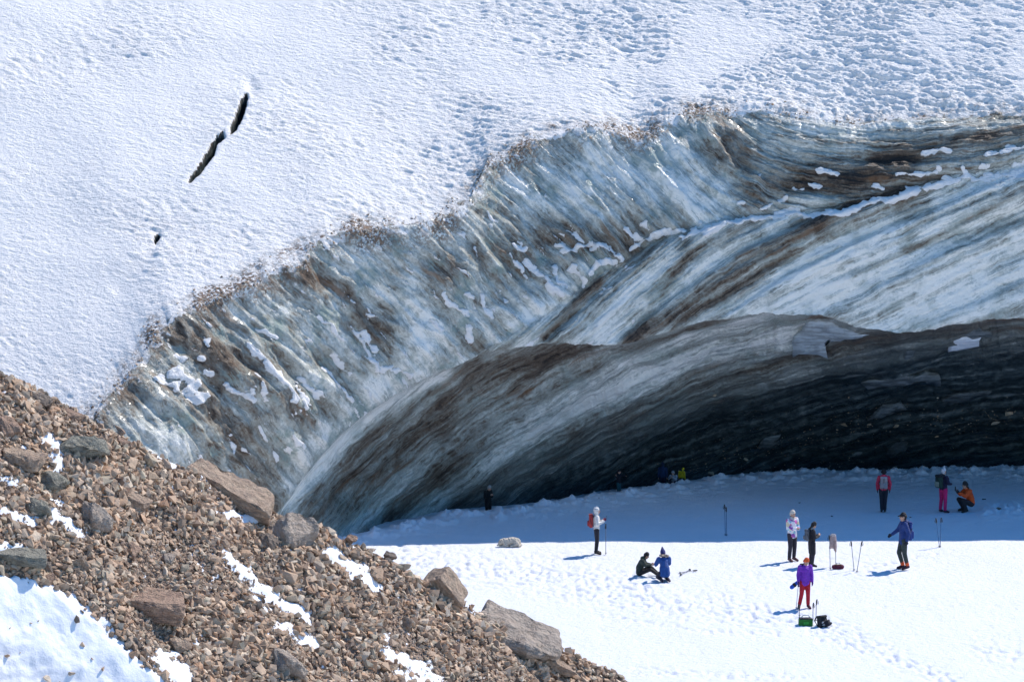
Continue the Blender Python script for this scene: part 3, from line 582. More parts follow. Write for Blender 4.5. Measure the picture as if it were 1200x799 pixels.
def fine_rock(name, rng, size, pts=16, flat=(1, .8, .6), box=0.5, rough=0.045, cuts=2):
    bm = slab_shape(rng, flat) if box >= 0.7 else rock_shape(rng, pts, flat, box)
    try: bmesh.ops.bevel(bm, geom=list(bm.edges) + list(bm.verts), offset=0.03, segments=1, profile=0.6, affect='EDGES', clamp_overlap=True)
    except Exception: pass
    bmesh.ops.triangulate(bm, faces=bm.faces)
    for _ in range(cuts):
        es = [e for e in bm.edges if e.calc_length() > 0.14]
        if es: bmesh.ops.subdivide_edges(bm, edges=es, cuts=1, use_grid_fill=False); bmesh.ops.triangulate(bm, faces=bm.faces)
    bm.normal_update(); sd = rng.randrange(999)
    for v in bm.verts:
        n = v.normal.copy(); v.co += n * (rough * noise_v(v.co, 2.2, sd) + rough * 0.6 * noise_v(v.co, 6, sd + 1))
    for v in bm.verts: v.co *= size
    me = bpy.data.meshes.new(name); bm.to_mesh(me); bm.free()
    for p in me.polygons: p.use_smooth = False
    return me
rngR = random.Random(5)
def place_rock(me, name, px, py, sink, euler, label, cat, group=None, scale=1.0, lift=None):
    o = bpy.data.objects.new(name, me); COL.objects.link(o); p, _ = moraine_at(px, py)
    o.location = p + Vector(MN) * (sink if lift is None else lift); o.rotation_euler = euler; o.scale = (scale,) * 3
    return tag(o, label, cat, group)
MPX = 77 / F                             # metres per photo pixel at the moraine
GB = 'boulders on the moraine'
# px,py centre, width px, height px, material, yaw tilt, label
BOULD = [
 (93,524,64,46,'green',(0.3,-.1,.5),.5,'big greenish grey block below the crest on the upper left of the rubble'),
 (62,562,46,34,'green',(0.1,.3,1.1),.5,'greenish grey boulder just below the biggest greenish block'),
 (108,605,46,50,'grey',(0.5,.2,.4),.3,'rounded tan grey boulder with snow on its lower left side'),
 (276,560,92,26,'tan',(0.15,.48,-.1),.75,'long tan slab lying along the crest and pointing at the ice'),
 (343,618,68,66,'grey',(0.5,.35,.5),.4,'large speckled granite boulder on the crest in front of the blue ice'),
 (315,630,28,40,'dark',(0.2,.5,.9),.5,'small dark cracked boulder leaning on the large speckled granite boulder'),
 (521,683,38,38,'tan',(0.7,.9,.3),.8,'tan upright slab on the crest above the snow strip'),
 (606,738,98,48,'grey',(-0.30,.42,.1),.78,'huge flat topped grey slab at the lower end of the crest'),
 (178,707,52,26,'brown',(0.1,.15,.1),.7,'flat red brown stone jutting over a small snow hollow'),
 (331,778,54,46,'grey',(0.4,.2,.8),.5,'grey boulder cut by the bottom edge, left of the lowest snow strip'),
 (84,484,36,28,'brown',(0.3,.5,.2),.6,'brown block on the crest above the biggest greenish block'),
 (46,470,34,24,'dark',(0.2,.4,.5),.5,'dark brown stone on the crest near the top of the rubble'),
 (8,500,34,44,'brown',(0.3,.2,.7),.6,'red brown block at the left edge, highest large one'),
 (55,661,28,24,'dark',(0.2,.2,1.),.5,'dark squarish stone standing at the edge of the big snow patch'),
 (155,754,20,26,'dark',(0.3,.3,.5),.5,'small dark pointed stone standing in the big snow patch'),
 (44,594,32,28,'green',(0.3,.3,.3),.5,'greenish stone above the left snow strip'),
 (24,535,44,18,'tan',(0.1,.25,.2),.7,'flat tan stone near the left edge beside the greenish boulder'),
 (146,518,24,18,'brown',(0.2,.5,.3),.6,'reddish block on the crest beside the fluted dirty ice'),
 (155,584,34,16,'tan',(0.2,.45,.1),.7,'pale tan slab right of the rounded tan grey boulder'),
 (95,660,28,34,'tan',(0.4,.2,.9),.5,'pair of pale split stones, seen as one, right of the snow edge'),
 (26,652,38,14,'green',(0.1,.15,.1),.8,'flat greenish slab lying on the big snow patch by the left edge'),
 (56,676,30,18,'brown',(0.2,.1,.4),.6,'orange brown stone casting a round shadow on the big snow patch'),
 (200,652,26,22,'grey',(0.4,.3,.2),.5,'grey stone in the middle of the rubble'),
 (475,728,18,26,'tan',(0.2,.3,.3),.6,'narrow pale stone standing below the crest'),
 (655,778,34,14,'tan',(0.1,.5,.1),.7,'pale slab under the huge flat topped grey slab'),
 (152,643,34,28,'brown',(0.2,.5,.6),.5,'brown angular stone below the pale tan slab'),
 (410,632,20,16,'brown',(0.2,.5,.6),.6,'reddish stone on the crest right of the speckled granite boulder'),
 (452,652,22,18,'dark',(0.2,.3,.6),.5,'dark stone on the crest above the trodden snow'),
 (212,752,32,22,'tan',(0.3,.3,.2),.6,'pale flat stone above the white snow lump near the bottom'),
 (140,490,20,14,'tan',(0.2,.5,.6),.6,'small pale stone on the crest left of the fluted dirty ice')]
for (x, y, w, h, mt, eu, bx, lab) in BOULD:
    r = random.Random(x * 7 + y); W_, H_ = w * MPX / 2, h * MPX / 2; big = max(w, h)
    me = fine_rock('boulder', r, 1.0, 16 if big > 40 else 13, (1, .48 if (w, h) == (92, 26) else .75, max(.22, min(1.1, H_ / W_ * .8))) if w < 96 else (1, .62, .2), bx, 0.085, 3)
    me.transform(Matrix.Scale(W_ * 1.22, 4)); me.materials.append(MB[mt])
    if mt == 'grey' and w > 90: eu = (.42, .36, .12)
    place_rock(me, 'boulder', x, y + h * 0.12, 0, eu, lab, 'boulder', GB, lift=H_ * 0.12)
# two dozen stone shapes; the largest loose stones are individuals, the rest one mass of rubble
STONES = []
for k in range(14):
    r = random.Random(900 + k); me = fine_rock('stone', r, 1.0, 13, (1, r.uniform(.6, .9), r.uniform(.35, .75)), r.uniform(.3, .7), 0.04, 1)
    me.materials.append(M_ROCK); at_ = me.attributes.new('tint', 'FLOAT', 'POINT'); at_.data.foreach_set('value', np.full(len(me.vertices), r.random())); STONES.append(me)
def crest_y(x): return np.interp(x, [-60, 0, 100, 320, 430, 500, 560, 660, 715], [405, 436, 488, 592, 640, 676, 706, 762, 789])
placed = [(b[0], b[1], max(b[2], b[3]) / 2) for b in BOULD]
n_st = 0
while n_st < 250:
    x = rngR.uniform(-8, 700); y0 = crest_y(x); y = rngR.uniform(y0 + 2, 806)
    if mor_snow(np.array([x]), np.array([y]))[0] > -0.25 and rngR.random() < 0.985: continue
    w = 9 + 17 * rngR.random() ** 1.9
    if any(math.hypot(x - a, y - b) < (c + w * .5) * 0.85 for a, b, c in placed): continue
    placed.append((x, y, w / 2)); n_st += 1
    sc = w * MPX / 2 * 1.15
    place_rock(rngR.choice(STONES), 'stone', x, y, 0, (rngR.gauss(0.3, .5), rngR.gauss(.3, .5), rngR.uniform(0, 6.28)), 'middle-sized angular brown stone among the rubble of the moraine slope', 'stone', 'loose stones on the moraine', sc, lift=sc * 0.2)
def build_rubble():
    protos = []
    for k in range(24):
        r = random.Random(300 + k); bm = rock_shape(r, 10, (1, r.uniform(.55, .95), r.uniform(.35, .8)), r.uniform(.2, .7)); bmesh.ops.triangulate(bm, faces=bm.faces); bm.verts.index_update()
        protos.append((np.array([v.co[:] for v in bm.verts]), np.array([[v.index for v in f.verts] for f in bm.faces]))); bm.free()
    g = np.random.default_rng(7); N = 44000
    x = g.uniform(-30, 730, N * 2); y = crest_y(x) - 6 + (812 - crest_y(x) + 6) * g.random(N * 2)
    wgt = (812 - crest_y(x)) / 420; keep = g.random(N * 2) < wgt; x, y = x[keep], y[keep]
    r = ray(x, y); M = np.stack([np.broadcast_to(ua, r.shape), np.broadcast_to(va, r.shape), -r], -1)
    s = np.linalg.solve(M, np.broadcast_to(np.array([0, 0, CAMZ]) - MO, r.shape)[..., None])[..., 0]
    s[:, 1] = np.maximum(s[:, 1], -0.25)
    P = moraine_base(s[:, 0], s[:, 1]); qx, qy = to_px(P); h, sn = moraine_h(P, qx, qy)
    keep = (sn < -0.12) | (g.random(len(sn)) < np.where(sn < .4, 0.20, np.where(sn < .8, 0.05, 0.004))); P = (P + MN * h[:, None])[keep]; n = len(P)
    sz = (0.030 + 0.14 * g.random(n) ** 3.4); 
    clump = 0.75 + 0.9 * np.clip(0.5 + fbm(P[:, 0] * .5, P[:, 1] * .5, 3, 161) * 1.3, 0, 1); sz *= clump
    Vs, Fs, Ts = [], [], []; off = 0; pi = g.integers(0, len(protos), n)
    for k, (pv, pf) in enumerate(protos):
        id_ = np.where(pi == k)[0]; m = len(id_)
        ang = g.uniform(0, 6.283, (m, 3)); ang[:, :2] = g.normal(0.25, 0.55, (m, 2))
        cx, sx = np.cos(ang[:, 0]), np.sin(ang[:, 0]); cy, sy = np.cos(ang[:, 1]), np.sin(ang[:, 1]); cz, sz_ = np.cos(ang[:, 2]), np.sin(ang[:, 2]); o = np.zeros(m); i1 = np.ones(m)
        Rx = np.stack([i1, o, o, o, cx, -sx, o, sx, cx], -1).reshape(m, 3, 3); Ry = np.stack([cy, o, sy, o, i1, o, -sy, o, cy], -1).reshape(m, 3, 3); Rz = np.stack([cz, -sz_, o, sz_, cz, o, o, o, i1], -1).reshape(m, 3, 3)
        R = Rx @ Ry @ Rz
        V = np.einsum('mij,vj->mvi', R, pv) * sz[id_][:, None, None] + (P[id_] + MN * (sz[id_] * 0.2)[:, None])[:, None]
        Fs.append((pf[None] + (off + np.arange(m) * len(pv))[:, None, None]).reshape(-1, 3)); off += m * len(pv)
        Vs.append(V.reshape(-1, 3)); Ts.append(np.repeat(g.random(m), len(pv)))
    o = new_mesh('rubble', np.concatenate(Vs), np.concatenate(Fs), M_ROCK, False, dict(tint=np.concatenate(Ts)))
    tag(o, 'small brown rubble covering the whole moraine slope', 'rubble', kind='stuff')
build_rubble()
# ------------------------------------------------------------------ people, dog, gear
def plain(name, col, rough=0.7, bump=0.0, spec=None):
    t = NT(name); pos = t.n('ShaderNodeTexCoord').outputs['Object']; n = t.noise(pos, 14, 4, 0.6)
    c = t.mix(t.mr(n, 0.3, 0.7), tuple(x * 0.82 for x in col), tuple(min(1, x * 1.08) for x in col))
    kw = dict(Base_Color=c, Roughness=rough)
    if bump: kw['Normal'] = t.bump(t.math('ADD', n, t.n('ShaderNodeTexWave', {'Vector': pos, 'Scale': 7.0, 'Distortion': 3.0}, bands_direction='Z').outputs[1]), bump, 0.035)
    return t.out(**kw)
_pm = {}
def cloth(col, rough=0.75):
    k = (tuple(col), rough)
    if k not in _pm: _pm[k] = plain('cloth_%d' % len(_pm), col, rough, 0.7)
    return _pm[k]
def patterned():
    t = NT('patterned_jacket_cloth'); pos = t.n('ShaderNodeTexCoord').outputs['Object']
    v = t.n('ShaderNodeTexVoronoi', {'Vector': pos, 'Scale': 9.0}); c = t.n('ShaderNodeSeparateColor', {0: v.outputs['Color']}).outputs[0]
    col = t.n('ShaderNodeValToRGB', {0: c}); e = col.color_ramp; e.interpolation = 'CONSTANT'
    cs = [(0, (.8, .78, .8)), (.3, (.28, .08, .38)), (.5, (.75, .72, .74)), (.62, (.25, .5, .62)), (.78, (.55, .12, .35)), (.9, (.75, .6, .4))]
    while len(e.elements) < len(cs): e.elements.new(.5)
    for q_, (p_, c_) in zip(e.elements, cs): q_.position = p_; q_.color = (*c_, 1)
    return t.out(Base_Color=col.outputs[0], Roughness=0.7)
M_PAT = patterned(); M_SKIN = plain('skin', (0.46, 0.27, 0.19), 0.5); M_EYE = plain('eye_dark', (0.03, 0.02, 0.02), 0.2); M_LIP = plain('lips', (0.36, 0.13, 0.11), 0.5)
M_POLE = plain('pole_aluminium', (0.16, 0.17, 0.2), 0.35); M_GRIP = plain('pole_grip', (0.02, 0.02, 0.022), 0.6); M_BLACK = plain('black_fabric', (0.018, 0.018, 0.022), 0.7, .3)

def capsule(V, Fc, p0, r0, p1, r1, n=10, flat=None):
    p0, p1 = Vector(p0), Vector(p1); ax = (p1 - p0); L = ax.length
    ax = ax.normalized() if L > 1e-6 else Vector((0, 0, 1)); a = ax.orthogonal().normalized(); b = ax.cross(a)
    rings = []
    for k in range(1, 4): th = math.pi / 2 * (1 - k / 3.0); rings.append((p0 - ax * r0 * math.sin(th), r0 * math.cos(th)))
    for k in range(0, 3): th = math.pi / 2 * (k / 3.0); rings.append((p1 + ax * r1 * math.sin(th), r1 * math.cos(th)))
    base = len(V); V.append(p0 - ax * r0)
    for c, r in rings:
        for i in range(n):
            w = 2 * math.pi * i / n; V.append(c + (a * math.cos(w) + b * math.sin(w)) * r)
    V.append(p1 + ax * r1); end = len(V) - 1; m = len(rings)
    for i in range(n):
        j = (i + 1) % n; Fc.append((base, base + 1 + j, base + 1 + i)); Fc.append((end, base + 1 + (m - 1) * n + i, base + 1 + (m - 1) * n + j))
        for k in range(m - 1): q0 = base + 1 + k * n; Fc.append((q0 + i, q0 + j, q0 + n + j, q0 + n + i))
def blob(name, caps, mat, parent=None, voxel=0.02, smooth=2, cut=None, fur=0.0):
    """one continuous surface grown round tapered limbs"""
    V, Fc = [], []
    for c in caps: capsule(V, Fc, *c)
    me = bpy.data.meshes.new('tmp'); me.from_pydata([v[:] for v in V], [], Fc); o = bpy.data.objects.new('tmp', me); COL.objects.link(o)
    m = o.modifiers.new('r', 'REMESH'); m.mode = 'VOXEL'; m.voxel_size = voxel; m.use_smooth_shade = True
    if smooth: s_ = o.modifiers.new('s', 'SMOOTH'); s_.iterations = smooth; s_.factor = 0.5
    dg = bpy.context.evaluated_depsgraph_get(); out = bpy.data.meshes.new_from_object(o.evaluated_get(dg), depsgraph=dg)
    bpy.data.objects.remove(o); bpy.data.meshes.remove(me); out.name = name
    if fur:
        co = np.empty(len(out.vertices) * 3, np.float32); out.vertices.foreach_get('co', co); co = co.reshape(-1, 3); nn = np.empty(len(co) * 3, np.float32); out.vertices.foreach_get('normal', nn); nn = nn.reshape(-1, 3)
        co += nn * (fur * fbm(co[:, 0] * 16 + co[:, 2] * 9, co[:, 1] * 16 - co[:, 2] * 30, 3, 201))[:, None]; out.vertices.foreach_set('co', co.ravel())
    out.materials.append(mat); ob = bpy.data.objects.new(name, out); COL.objects.link(ob); ob.parent = parent; return ob
def mesh_obj(name, bm, mat, parent=None, smooth=False):
    me = bpy.data.meshes.new(name); bm.to_mesh(me); bm.free(); me.materials.append(mat)
    if smooth:
        for p in me.polygons: p.use_smooth = True
    o = bpy.data.objects.new(name, me); COL.objects.link(o); o.parent = parent; return o
def rbox(size, bev=0.03, seg=3, loc=(0, 0, 0), rot=None, taper=None):
    bm = bmesh.new(); bmesh.ops.create_cube(bm, size=1)
    for v in bm.verts:
        k = 1 if not taper or v.co.z < 0 else taper
        v.co = Vector((v.co.x * size[0] * k, v.co.y * size[1] * k, v.co.z * size[2]))
    bmesh.ops.bevel(bm, geom=list(bm.edges), offset=bev, segments=seg, profile=0.5, affect='EDGES', clamp_overlap=True)
    M_ = Matrix.Translation(loc) @ (rot.to_matrix().to_4x4() if rot is not None else Matrix())
    bm.transform(M_); return bm
def tube(pts, r, n=8):
    V, Fc = [], []
    for a, b in zip(pts[:-1], pts[1:]): capsule(V, Fc, a, r, b, r, n)
    bm = bmesh.new(); vs = [bm.verts.new(v) for v in V]
    for f in Fc: bm.faces.new([vs[i] for i in f])
    return bm

def standing(**o):                       # joints of a figure 1.70 m tall facing -Y; its left is +x
    J = dict(pelvis=(0, 0, .93), waist=(0, .005, 1.08), chest=(0, .01, 1.30), neck=(0, .0, 1.44), head=(0, -.02, 1.575),
             shL=(.175, .01, 1.385), shR=(-.175, .01, 1.385), elL=(.225, .03, 1.12), elR=(-.225, .03, 1.12), wrL=(.235, -.06, .89), wrR=(-.235, -.06, .89),
             hdL=(.24, -.08, .80), hdR=(-.24, -.08, .80), hipL=(.09, 0, .90), hipR=(-.09, 0, .90), knL=(.10, -.02, .49), knR=(-.10, -.02, .49), anL=(.105, .02, .09), anR=(-.105, .02, .09),
             toL=(.125, -.14, .035), toR=(-.125, -.14, .035), face=(0, -1, 0))
    J.update(o); return {k: Vector(v) for k, v in J.items()}
def hand_caps(w, h, side, r=1.0):
    """palm, four unequal bent fingers and a thumb"""
    d = (h - w).normalized(); s = Vector((side, 0, 0)); 
    if abs(d.dot(s)) > .8: s = Vector((0, 0, 1))
    fw = d.cross(s).normalized(); acr = fw  # across the palm
    pal = s - d * s.dot(d); pal.normalize()
    c = [(w, .024 * r, w + d * .05 + acr * .018, .022 * r), (w, .024 * r, w + d * .05 - acr * .018, .022 * r)]
    for k, (o_, L) in enumerate(((-.03, .058), (-.010, .070), (.010, .066), (.03, .050))):
        b = w + d * .075 + acr * o_; m = b + d * L * .55 - pal * .008; e = m + d * L * .42 - pal * .024
        c += [(w + d * .05 + acr * o_ * .8, .012 * r, b, .0105 * r), (b, .0105 * r, m, .0095 * r), (m, .0095 * r, e, .0085 * r)]
    tb = w + d * .03 + acr * -.032; c += [(w + d * .02 + acr * -.015, .014 * r, tb + d * .02 + acr * -.02, .012 * r), (tb + d * .02 + acr * -.02, .012 * r, tb + d * .055 + acr * -.022 - pal * .012, .010 * r)]
    return c
def body_caps(J, bare_legs=False):
    c = [(J['pelvis'] + Vector((.05, 0, 0)), .095, J['waist'] + Vector((.045, 0, 0)), .085), (J['pelvis'] - Vector((.05, 0, 0)), .095, J['waist'] - Vector((.045, 0, 0)), .085),
         (J['waist'], .10, J['chest'], .115), (J['chest'] + Vector((.06, 0, 0)), .095, J['shL'], .06), (J['chest'] - Vector((.06, 0, 0)), .095, J['shR'], .06), (J['chest'], .10, J['neck'], .055), (J['neck'], .055, J['head'], .06)]
    for s in 'LR':
        c += [(J['sh' + s], .055, J['el' + s], .042), (J['el' + s], .042, J['wr' + s], .028)] + hand_caps(J['wr' + s], J['hd' + s], 1 if s == 'L' else -1)
        c += [(J['hip' + s], .085, J['kn' + s], .056), (J['kn' + s], .056, J['kn' + s].lerp(J['an' + s], .35), .056), (J['kn' + s].lerp(J['an' + s], .35), .056, J['an' + s], .038), (J['an' + s], .042, J['to' + s], .032)]
    f = J['face'].normalized(); up = (J['head'] - J['neck']).normalized(); up = (up - f * up.dot(f)).normalized() if abs(up.dot(f)) < .95 else Vector((0, 0, 1)); sd = f.cross(up).normalized(); h = J['head']
    c += [(h + up * .03 - f * .012, .088, h - up * .005 - f * .0, .080), (h - up * .01 + f * .02, .068, h - up * .075 + f * .045, .042),   # skull, jaw
          (h + f * .075 + up * .012, .012, h + f * .103 - up * .022, .014), (h + f * .09 - up * .022, .011, h + f * .098 - up * .024, .012),       # nose
          (h + f * .072 + up * .026 + sd * .03, .014, h + f * .072 + up * .026 - sd * .03, .014), (h + f * .076 - up * .052, .012, h + f * .078 - up * .056, .012)]
    for q_ in (1, -1): c.append((h + sd * q_ * .083 + up * .012, .018, h + sd * q_ * .08 - up * .02, .013))
    return c, f, up, sd
def person(loc, rz, scale, J, jacket, trousers, boots, label, hat=None, hair=None, hood=None, gloves=None, coat=False, jlen=0.0, gaiters=None, fur=None, scarf=None, puff=1.0, hoodup=False, group='visitors on the snow'):
    caps, f, up, sd = body_caps(J)
    b = blob('person', caps, M_SKIN, None, .0105, 2); b.location = loc; b.rotation_euler = (0, 0, rz); b.scale = (scale,) * 3
    tag(b, label, 'person', group); h = J['head']; X = Vector((1, 0, 0))
    # jacket
    jc = [(J['chest'], .135 * puff, J['waist'], .13 * puff), (J['chest'] + X * .07, .105 * puff, J['shL'], .078), (J['chest'] - X * .07, .105 * puff, J['shR'], .078),
          (J['waist'] + X * .05, .115 * puff, J['pelvis'] + X * .06 - Vector((0, 0, jlen * .3)), .115 * puff), (J['waist'] - X * .05, .115 * puff, J['pelvis'] - X * .06 - Vector((0, 0, jlen * .3)), .115 * puff), (J['chest'], .10, J['neck'], .068)]
    for s in 'LR': jc += [(J['sh' + s], .080 * puff, J['el' + s], .066 * puff), (J['el' + s], .066 * puff, J['wr' + s].lerp(J['el' + s], .06), .050)]
    if coat:
        for s in 'LR': jc += [(J['hip' + s], .118, J['hip' + s].lerp(J['kn' + s], .75 if jlen == 0 else jlen), .105)]
        jc += [(J['pelvis'], .12, (J['knL'] + J['knR']) / 2 * .7 + J['pelvis'] * .3, .11)]
    blob('jacket', jc, jacket, b, .018, 2)
    tc = [(J['pelvis'] + X * .05, .105, J['hipL'], .105), (J['pelvis'] - X * .05, .105, J['hipR'], .105), (J['hipL'], .095, J['hipR'], .095)]
    for s in 'LR':
        k, a = J['kn' + s], J['an' + s]; tc += [(J['hip' + s], .105, k, .075), (k, .075, a.lerp(k, .28 if gaiters is not None else .12), .064)]
    blob('trousers', tc, trousers, b, .018, 2)
    for s in 'LR':
        a, to, k = J['an' + s], J['to' + s], J['kn' + s]; heel = a - (to - a).normalized() * .03 - Vector((0, 0, .025))
        blob('boot', [(a.lerp(k, .2), .055, a, .055), (a, .055, to, .043), (heel, .045, to, .043)], boots, b, .015, 2)
        if gaiters is not None: blob('gaiter', [(a.lerp(k, .12), .062, k.lerp(a, .2), .066)], gaiters, b, .015, 1)
        if gloves is not None: blob('glove', hand_caps(J['wr' + s], J['hd' + s], 1 if s == 'L' else -1, 1.28) + [(J['wr' + s].lerp(J['el' + s], .15), .040, J['wr' + s], .036)], gloves, b, .0105, 1)
    if hair is not None:
        blob('hair', [(h + up * .04 - f * .025, .092, h - up * .03 - f * .035, .075), (h - up * .03 - f * .04, .06, J['neck'] - f * .06, .045)], hair, b, .015, 2)
    if hat is not None:
        kind, hm = hat
        hc = [(h + up * .065 - f * .012, .094, h + up * .05 - f * .010, .096), (h + up * .02 - f * .045, .085, h - up * .03 - f * .035, .072)]
        if kind == 'pompom': hc += [(h + up * .19, .034, h + up * .20, .034)]
        if kind == 'point': hc += [(h + up * .09, .085, h + up * .24 - f * .01, .02)]
        if kind == 'cap': hc += [(h + up * .062 + f * .07, .028, h + up * .045 + f * .15, .018), (h + up * .06 + f * .06 + sd * .05, .022, h + up * .045 + f * .12 + sd * .04, .016), (h + up * .06 + f * .06 - sd * .05, .022, h + up * .045 + f * .12 - sd * .04, .016)]
        if kind == 'fold': hc += [(h + up * .015 + sd * .055 - f * .03, .058, h + up * .015 - sd * .055 - f * .03, .058)]
        blob('hat', hc, hm, b, .015, 2)
    if hood is not None:
        hd_ = [(h + up * .05 - f * .03, .112, h - up * .05 - f * .04, .098), (h - up * .06 - f * .03, .09, J['neck'] - f * .01, .085)] if hoodup else [(J['neck'] - f * .06 + sd * .07, .062, J['neck'] - f * .06 - sd * .07, .062), (J['neck'] - f * .10 - up * .03, .07, J['neck'] - f * .08, .07)]
        blob('hood', hd_, hood, b, .016, 2)
    if fur is not None:
        blob('fur_trim', [(J['neck'] - f * .10 + sd * .13 + up * .02, .045, J['neck'] - f * .11 - sd * .13 + up * .035, .045), (J['neck'] - f * .02 + sd * .15, .04, J['neck'] - f * .10 + sd * .13 + up * .02, .045)], fur, b, .014, 1, fur=.03)
    if scarf is not None: blob('scarf', [(J['neck'] + sd * .05, .066, J['neck'] - sd * .05, .066), (J['neck'] + f * .05, .05, J['neck'] + f * .08 - up * .16 + sd * .05, .035)], scarf, b, .015, 1)
    for q_ in (1, -1):
        e_ = h + f * .083 + up * .012 + sd * q_ * .032; blob('eye', [(e_, .009, e_ + sd * .004, .009)], M_EYE, b, .004, 0)
    m_ = h + f * .088 - up * .047; blob('mouth', [(m_ + sd * .016, .006, m_ - sd * .016, .006)], M_LIP, b, .003, 0)
    return b
def world_of(b, p):                      # a point of a person's own space in the world
    return Vector(b.location) + Matrix.Rotation(b.rotation_euler.z, 3, 'Z') @ (Vector(p) * b.scale[0])
def pole(p0, p1, label, group='trekking poles', shaft=None, basket=True):
    """trekking pole from tip p0 to grip p1"""
    p0, p1 = Vector(p0), Vector(p1); d = p1 - p0; L = d.length; r = empty('trekking_pole', p0); r.rotation_euler = d.to_track_quat('Z', 'Y').to_euler(); tag(r, label, 'trekking pole', group)
    mesh_obj('shaft', tube([(0, 0, .02), (0, 0, L - .16)], .012), shaft or M_POLE, r, True); mesh_obj('tip', tube([(0, 0, 0.003), (0, 0, .05)], .007), M_GRIP, r, True)
    mesh_obj('grip', tube([(0, 0, L - .17), (0, 0, L - .05), (0, -.012, L - .01)], .022), M_GRIP, r, True)
    if basket:
        bm = bmesh.new(); bmesh.ops.create_cone(bm, cap_ends=True, segments=12, radius1=.045, radius2=.03, depth=.012, matrix=Matrix.Translation((0, 0, .075))); mesh_obj('basket', bm, M_GRIP, r)
    mesh_obj('wrist_strap', tube([(0, -.02, L - .03), (.02, -.07, L - .09), (.03, -.06, L - .17), (.012, -.02, L - .07)], .007, 6), M_GRIP, r, True); return r
def backpack(loc, rz, scale, body, lid, label, strap=M_BLACK, panel=None, size=(.30, .17, .44), tilt=0.0, group='backpacks'):
    """stands with its back panel at +Y... the bulging front looks to -Y"""
    r = empty('backpack', loc, rz); r.rotation_euler = (tilt, 0, rz); r.scale = (scale,) * 3; tag(r, label, 'backpack', group); w, d, h = size
    mesh_obj('bag_body', rbox((w, d, h), .06, 4, (0, -d / 2, h / 2), taper=.92), body, r, True)
    mesh_obj('top_lid', rbox((w * .92, d * 1.05, .10), .045, 4, (0, -d / 2, h + .015)), lid, r, True)
    mesh_obj('front_pocket', rbox((w * .66, .07, h * .45), .03, 3, (0, -d - .02, h * .34)), panel or body, r, True)
    for sx in (-1, 1):
        mesh_obj('shoulder_strap', tube([(sx * .09, 0, h * .95), (sx * .10, .10, h * 1.0), (sx * .11, .17, h * .75), (sx * .10, .03, h * .15)], .018, 6), strap, r, True)
        mesh_obj('side_strap', tube([(sx * w * .5, -d * .2, h * .2), (sx * w * .51, -d * .7, h * .75)], .009, 6), strap, r, True)
    if panel is not None: mesh_obj('centre_strap', tube([(0, -d - .012, h * .05), (0, -d - .015, h * .98)], .012, 6), strap, r, True)
    return r
def wear(b, *a, dy=.13, dz=1.0, **k):    # put a pack on a person's back
    p = world_of(b, (0, dy, dz)); return backpack(p, b.rotation_euler.z + math.pi, b.scale[0], *a, **k)
def phone(loc, rz, label, scale=1.0):
    r = empty('phone', loc, rz); tag(r, label, 'phone'); mesh_obj('case', rbox((.075 * scale, .011 * scale, .155 * scale), .006, 2), M_GRIP, r); mesh_obj('screen', rbox((.067 * scale, .002, .142 * scale), .0008, 1, (0, .0065 * scale, 0)), plain('phone_glass', (.03, .035, .05), .1), r); return r
def ht(py0, py1, px=600): a = on_floor(px, py1); return (py1 - py0) * a[1] / F * 1.02
PHONE_ARMS = dict(elL=(.22, -.02, 1.12), elR=(-.22, -.02, 1.12), wrL=(.08, -.26, 1.21), wrR=(-.07, -.27, 1.22), hdL=(.03, -.30, 1.28), hdR=(-.02, -.31, 1.29))
R90 = math.pi / 2
C = cloth
# white jacketed figure by the shadow's edge, facing right with a phone
sc = ht(594, 649) / 1.70
p1 = person(fpt(699, 649), R90, sc, standing(**PHONE_ARMS), C((.80, .78, .74)), C((.018, .018, .028)), C((.05, .035, .03)), 'person in a white hooded jacket and black trousers with a red backpack, holding a phone', hair=C((.03, .02, .015)), hood=C((.82, .80, .76)), hoodup=True, gloves=C((.28, .02, .06)))
wear(p1, C((.45, .05, .05)), C((.30, .03, .04)), 'red backpack worn over the white jacket', size=(.28, .15, .42), dz=.98)
phone(world_of(p1, (0, -.36, 1.33)), p1.rotation_euler.z, 'black phone held up by the person in the white jacket', sc)
pole(world_of(p1, (-.16, -.33, 0)), world_of(p1, (-.10, -.33, 1.12)), 'thin dark trekking pole hanging from the hand of the person in white')
# flowered jacket
sc = ht(597, 657) / 1.70
p2 = person(fpt(928, 657), math.radians(38), sc, standing(elL=(.22, -.03, 1.12), elR=(-.22, -.03, 1.12), wrL=(.06, -.24, 1.10), wrR=(-.07, -.26, 1.13), hdL=(-.01, -.28, 1.14), hdR=(.02, -.30, 1.16)), M_PAT, C((.035, .03, .045)), C((.16, .07, .07)), 'person in a white and purple patterned jacket, white hat and dark trousers', hat=('fold', C((.75, .66, .55))), hair=C((.05, .03, .02)), jlen=.25, scarf=C((.72, .66, .62)), puff=1.05)
# long black coat
sc = ht(611, 664) / 1.70
p3 = person(fpt(951, 663), math.radians(105), sc, standing(head=(0, -.07, 1.565), elL=(.21, -.04, 1.13), elR=(-.21, -.04, 1.13), wrL=(.09, -.25, 1.17), wrR=(-.08, -.25, 1.17), hdL=(.05, -.30, 1.22), hdR=(-.03, -.30, 1.22), face=(0, -.85, -.5)), C((.016, .016, .022)), C((.05, .04, .055)), C((.03, .025, .03)), 'person in a long black coat and black hat with a grey backpack, facing right', hat=('fold', C((.01, .01, .012))), hair=C((.04, .03, .02)), coat=True, jlen=.9, scarf=C((.45, .40, .38)))
wear(p3, C((.16, .17, .19)), C((.10, .11, .13)), 'small grey backpack worn over the long black coat', size=(.26, .14, .36), dz=1.0)
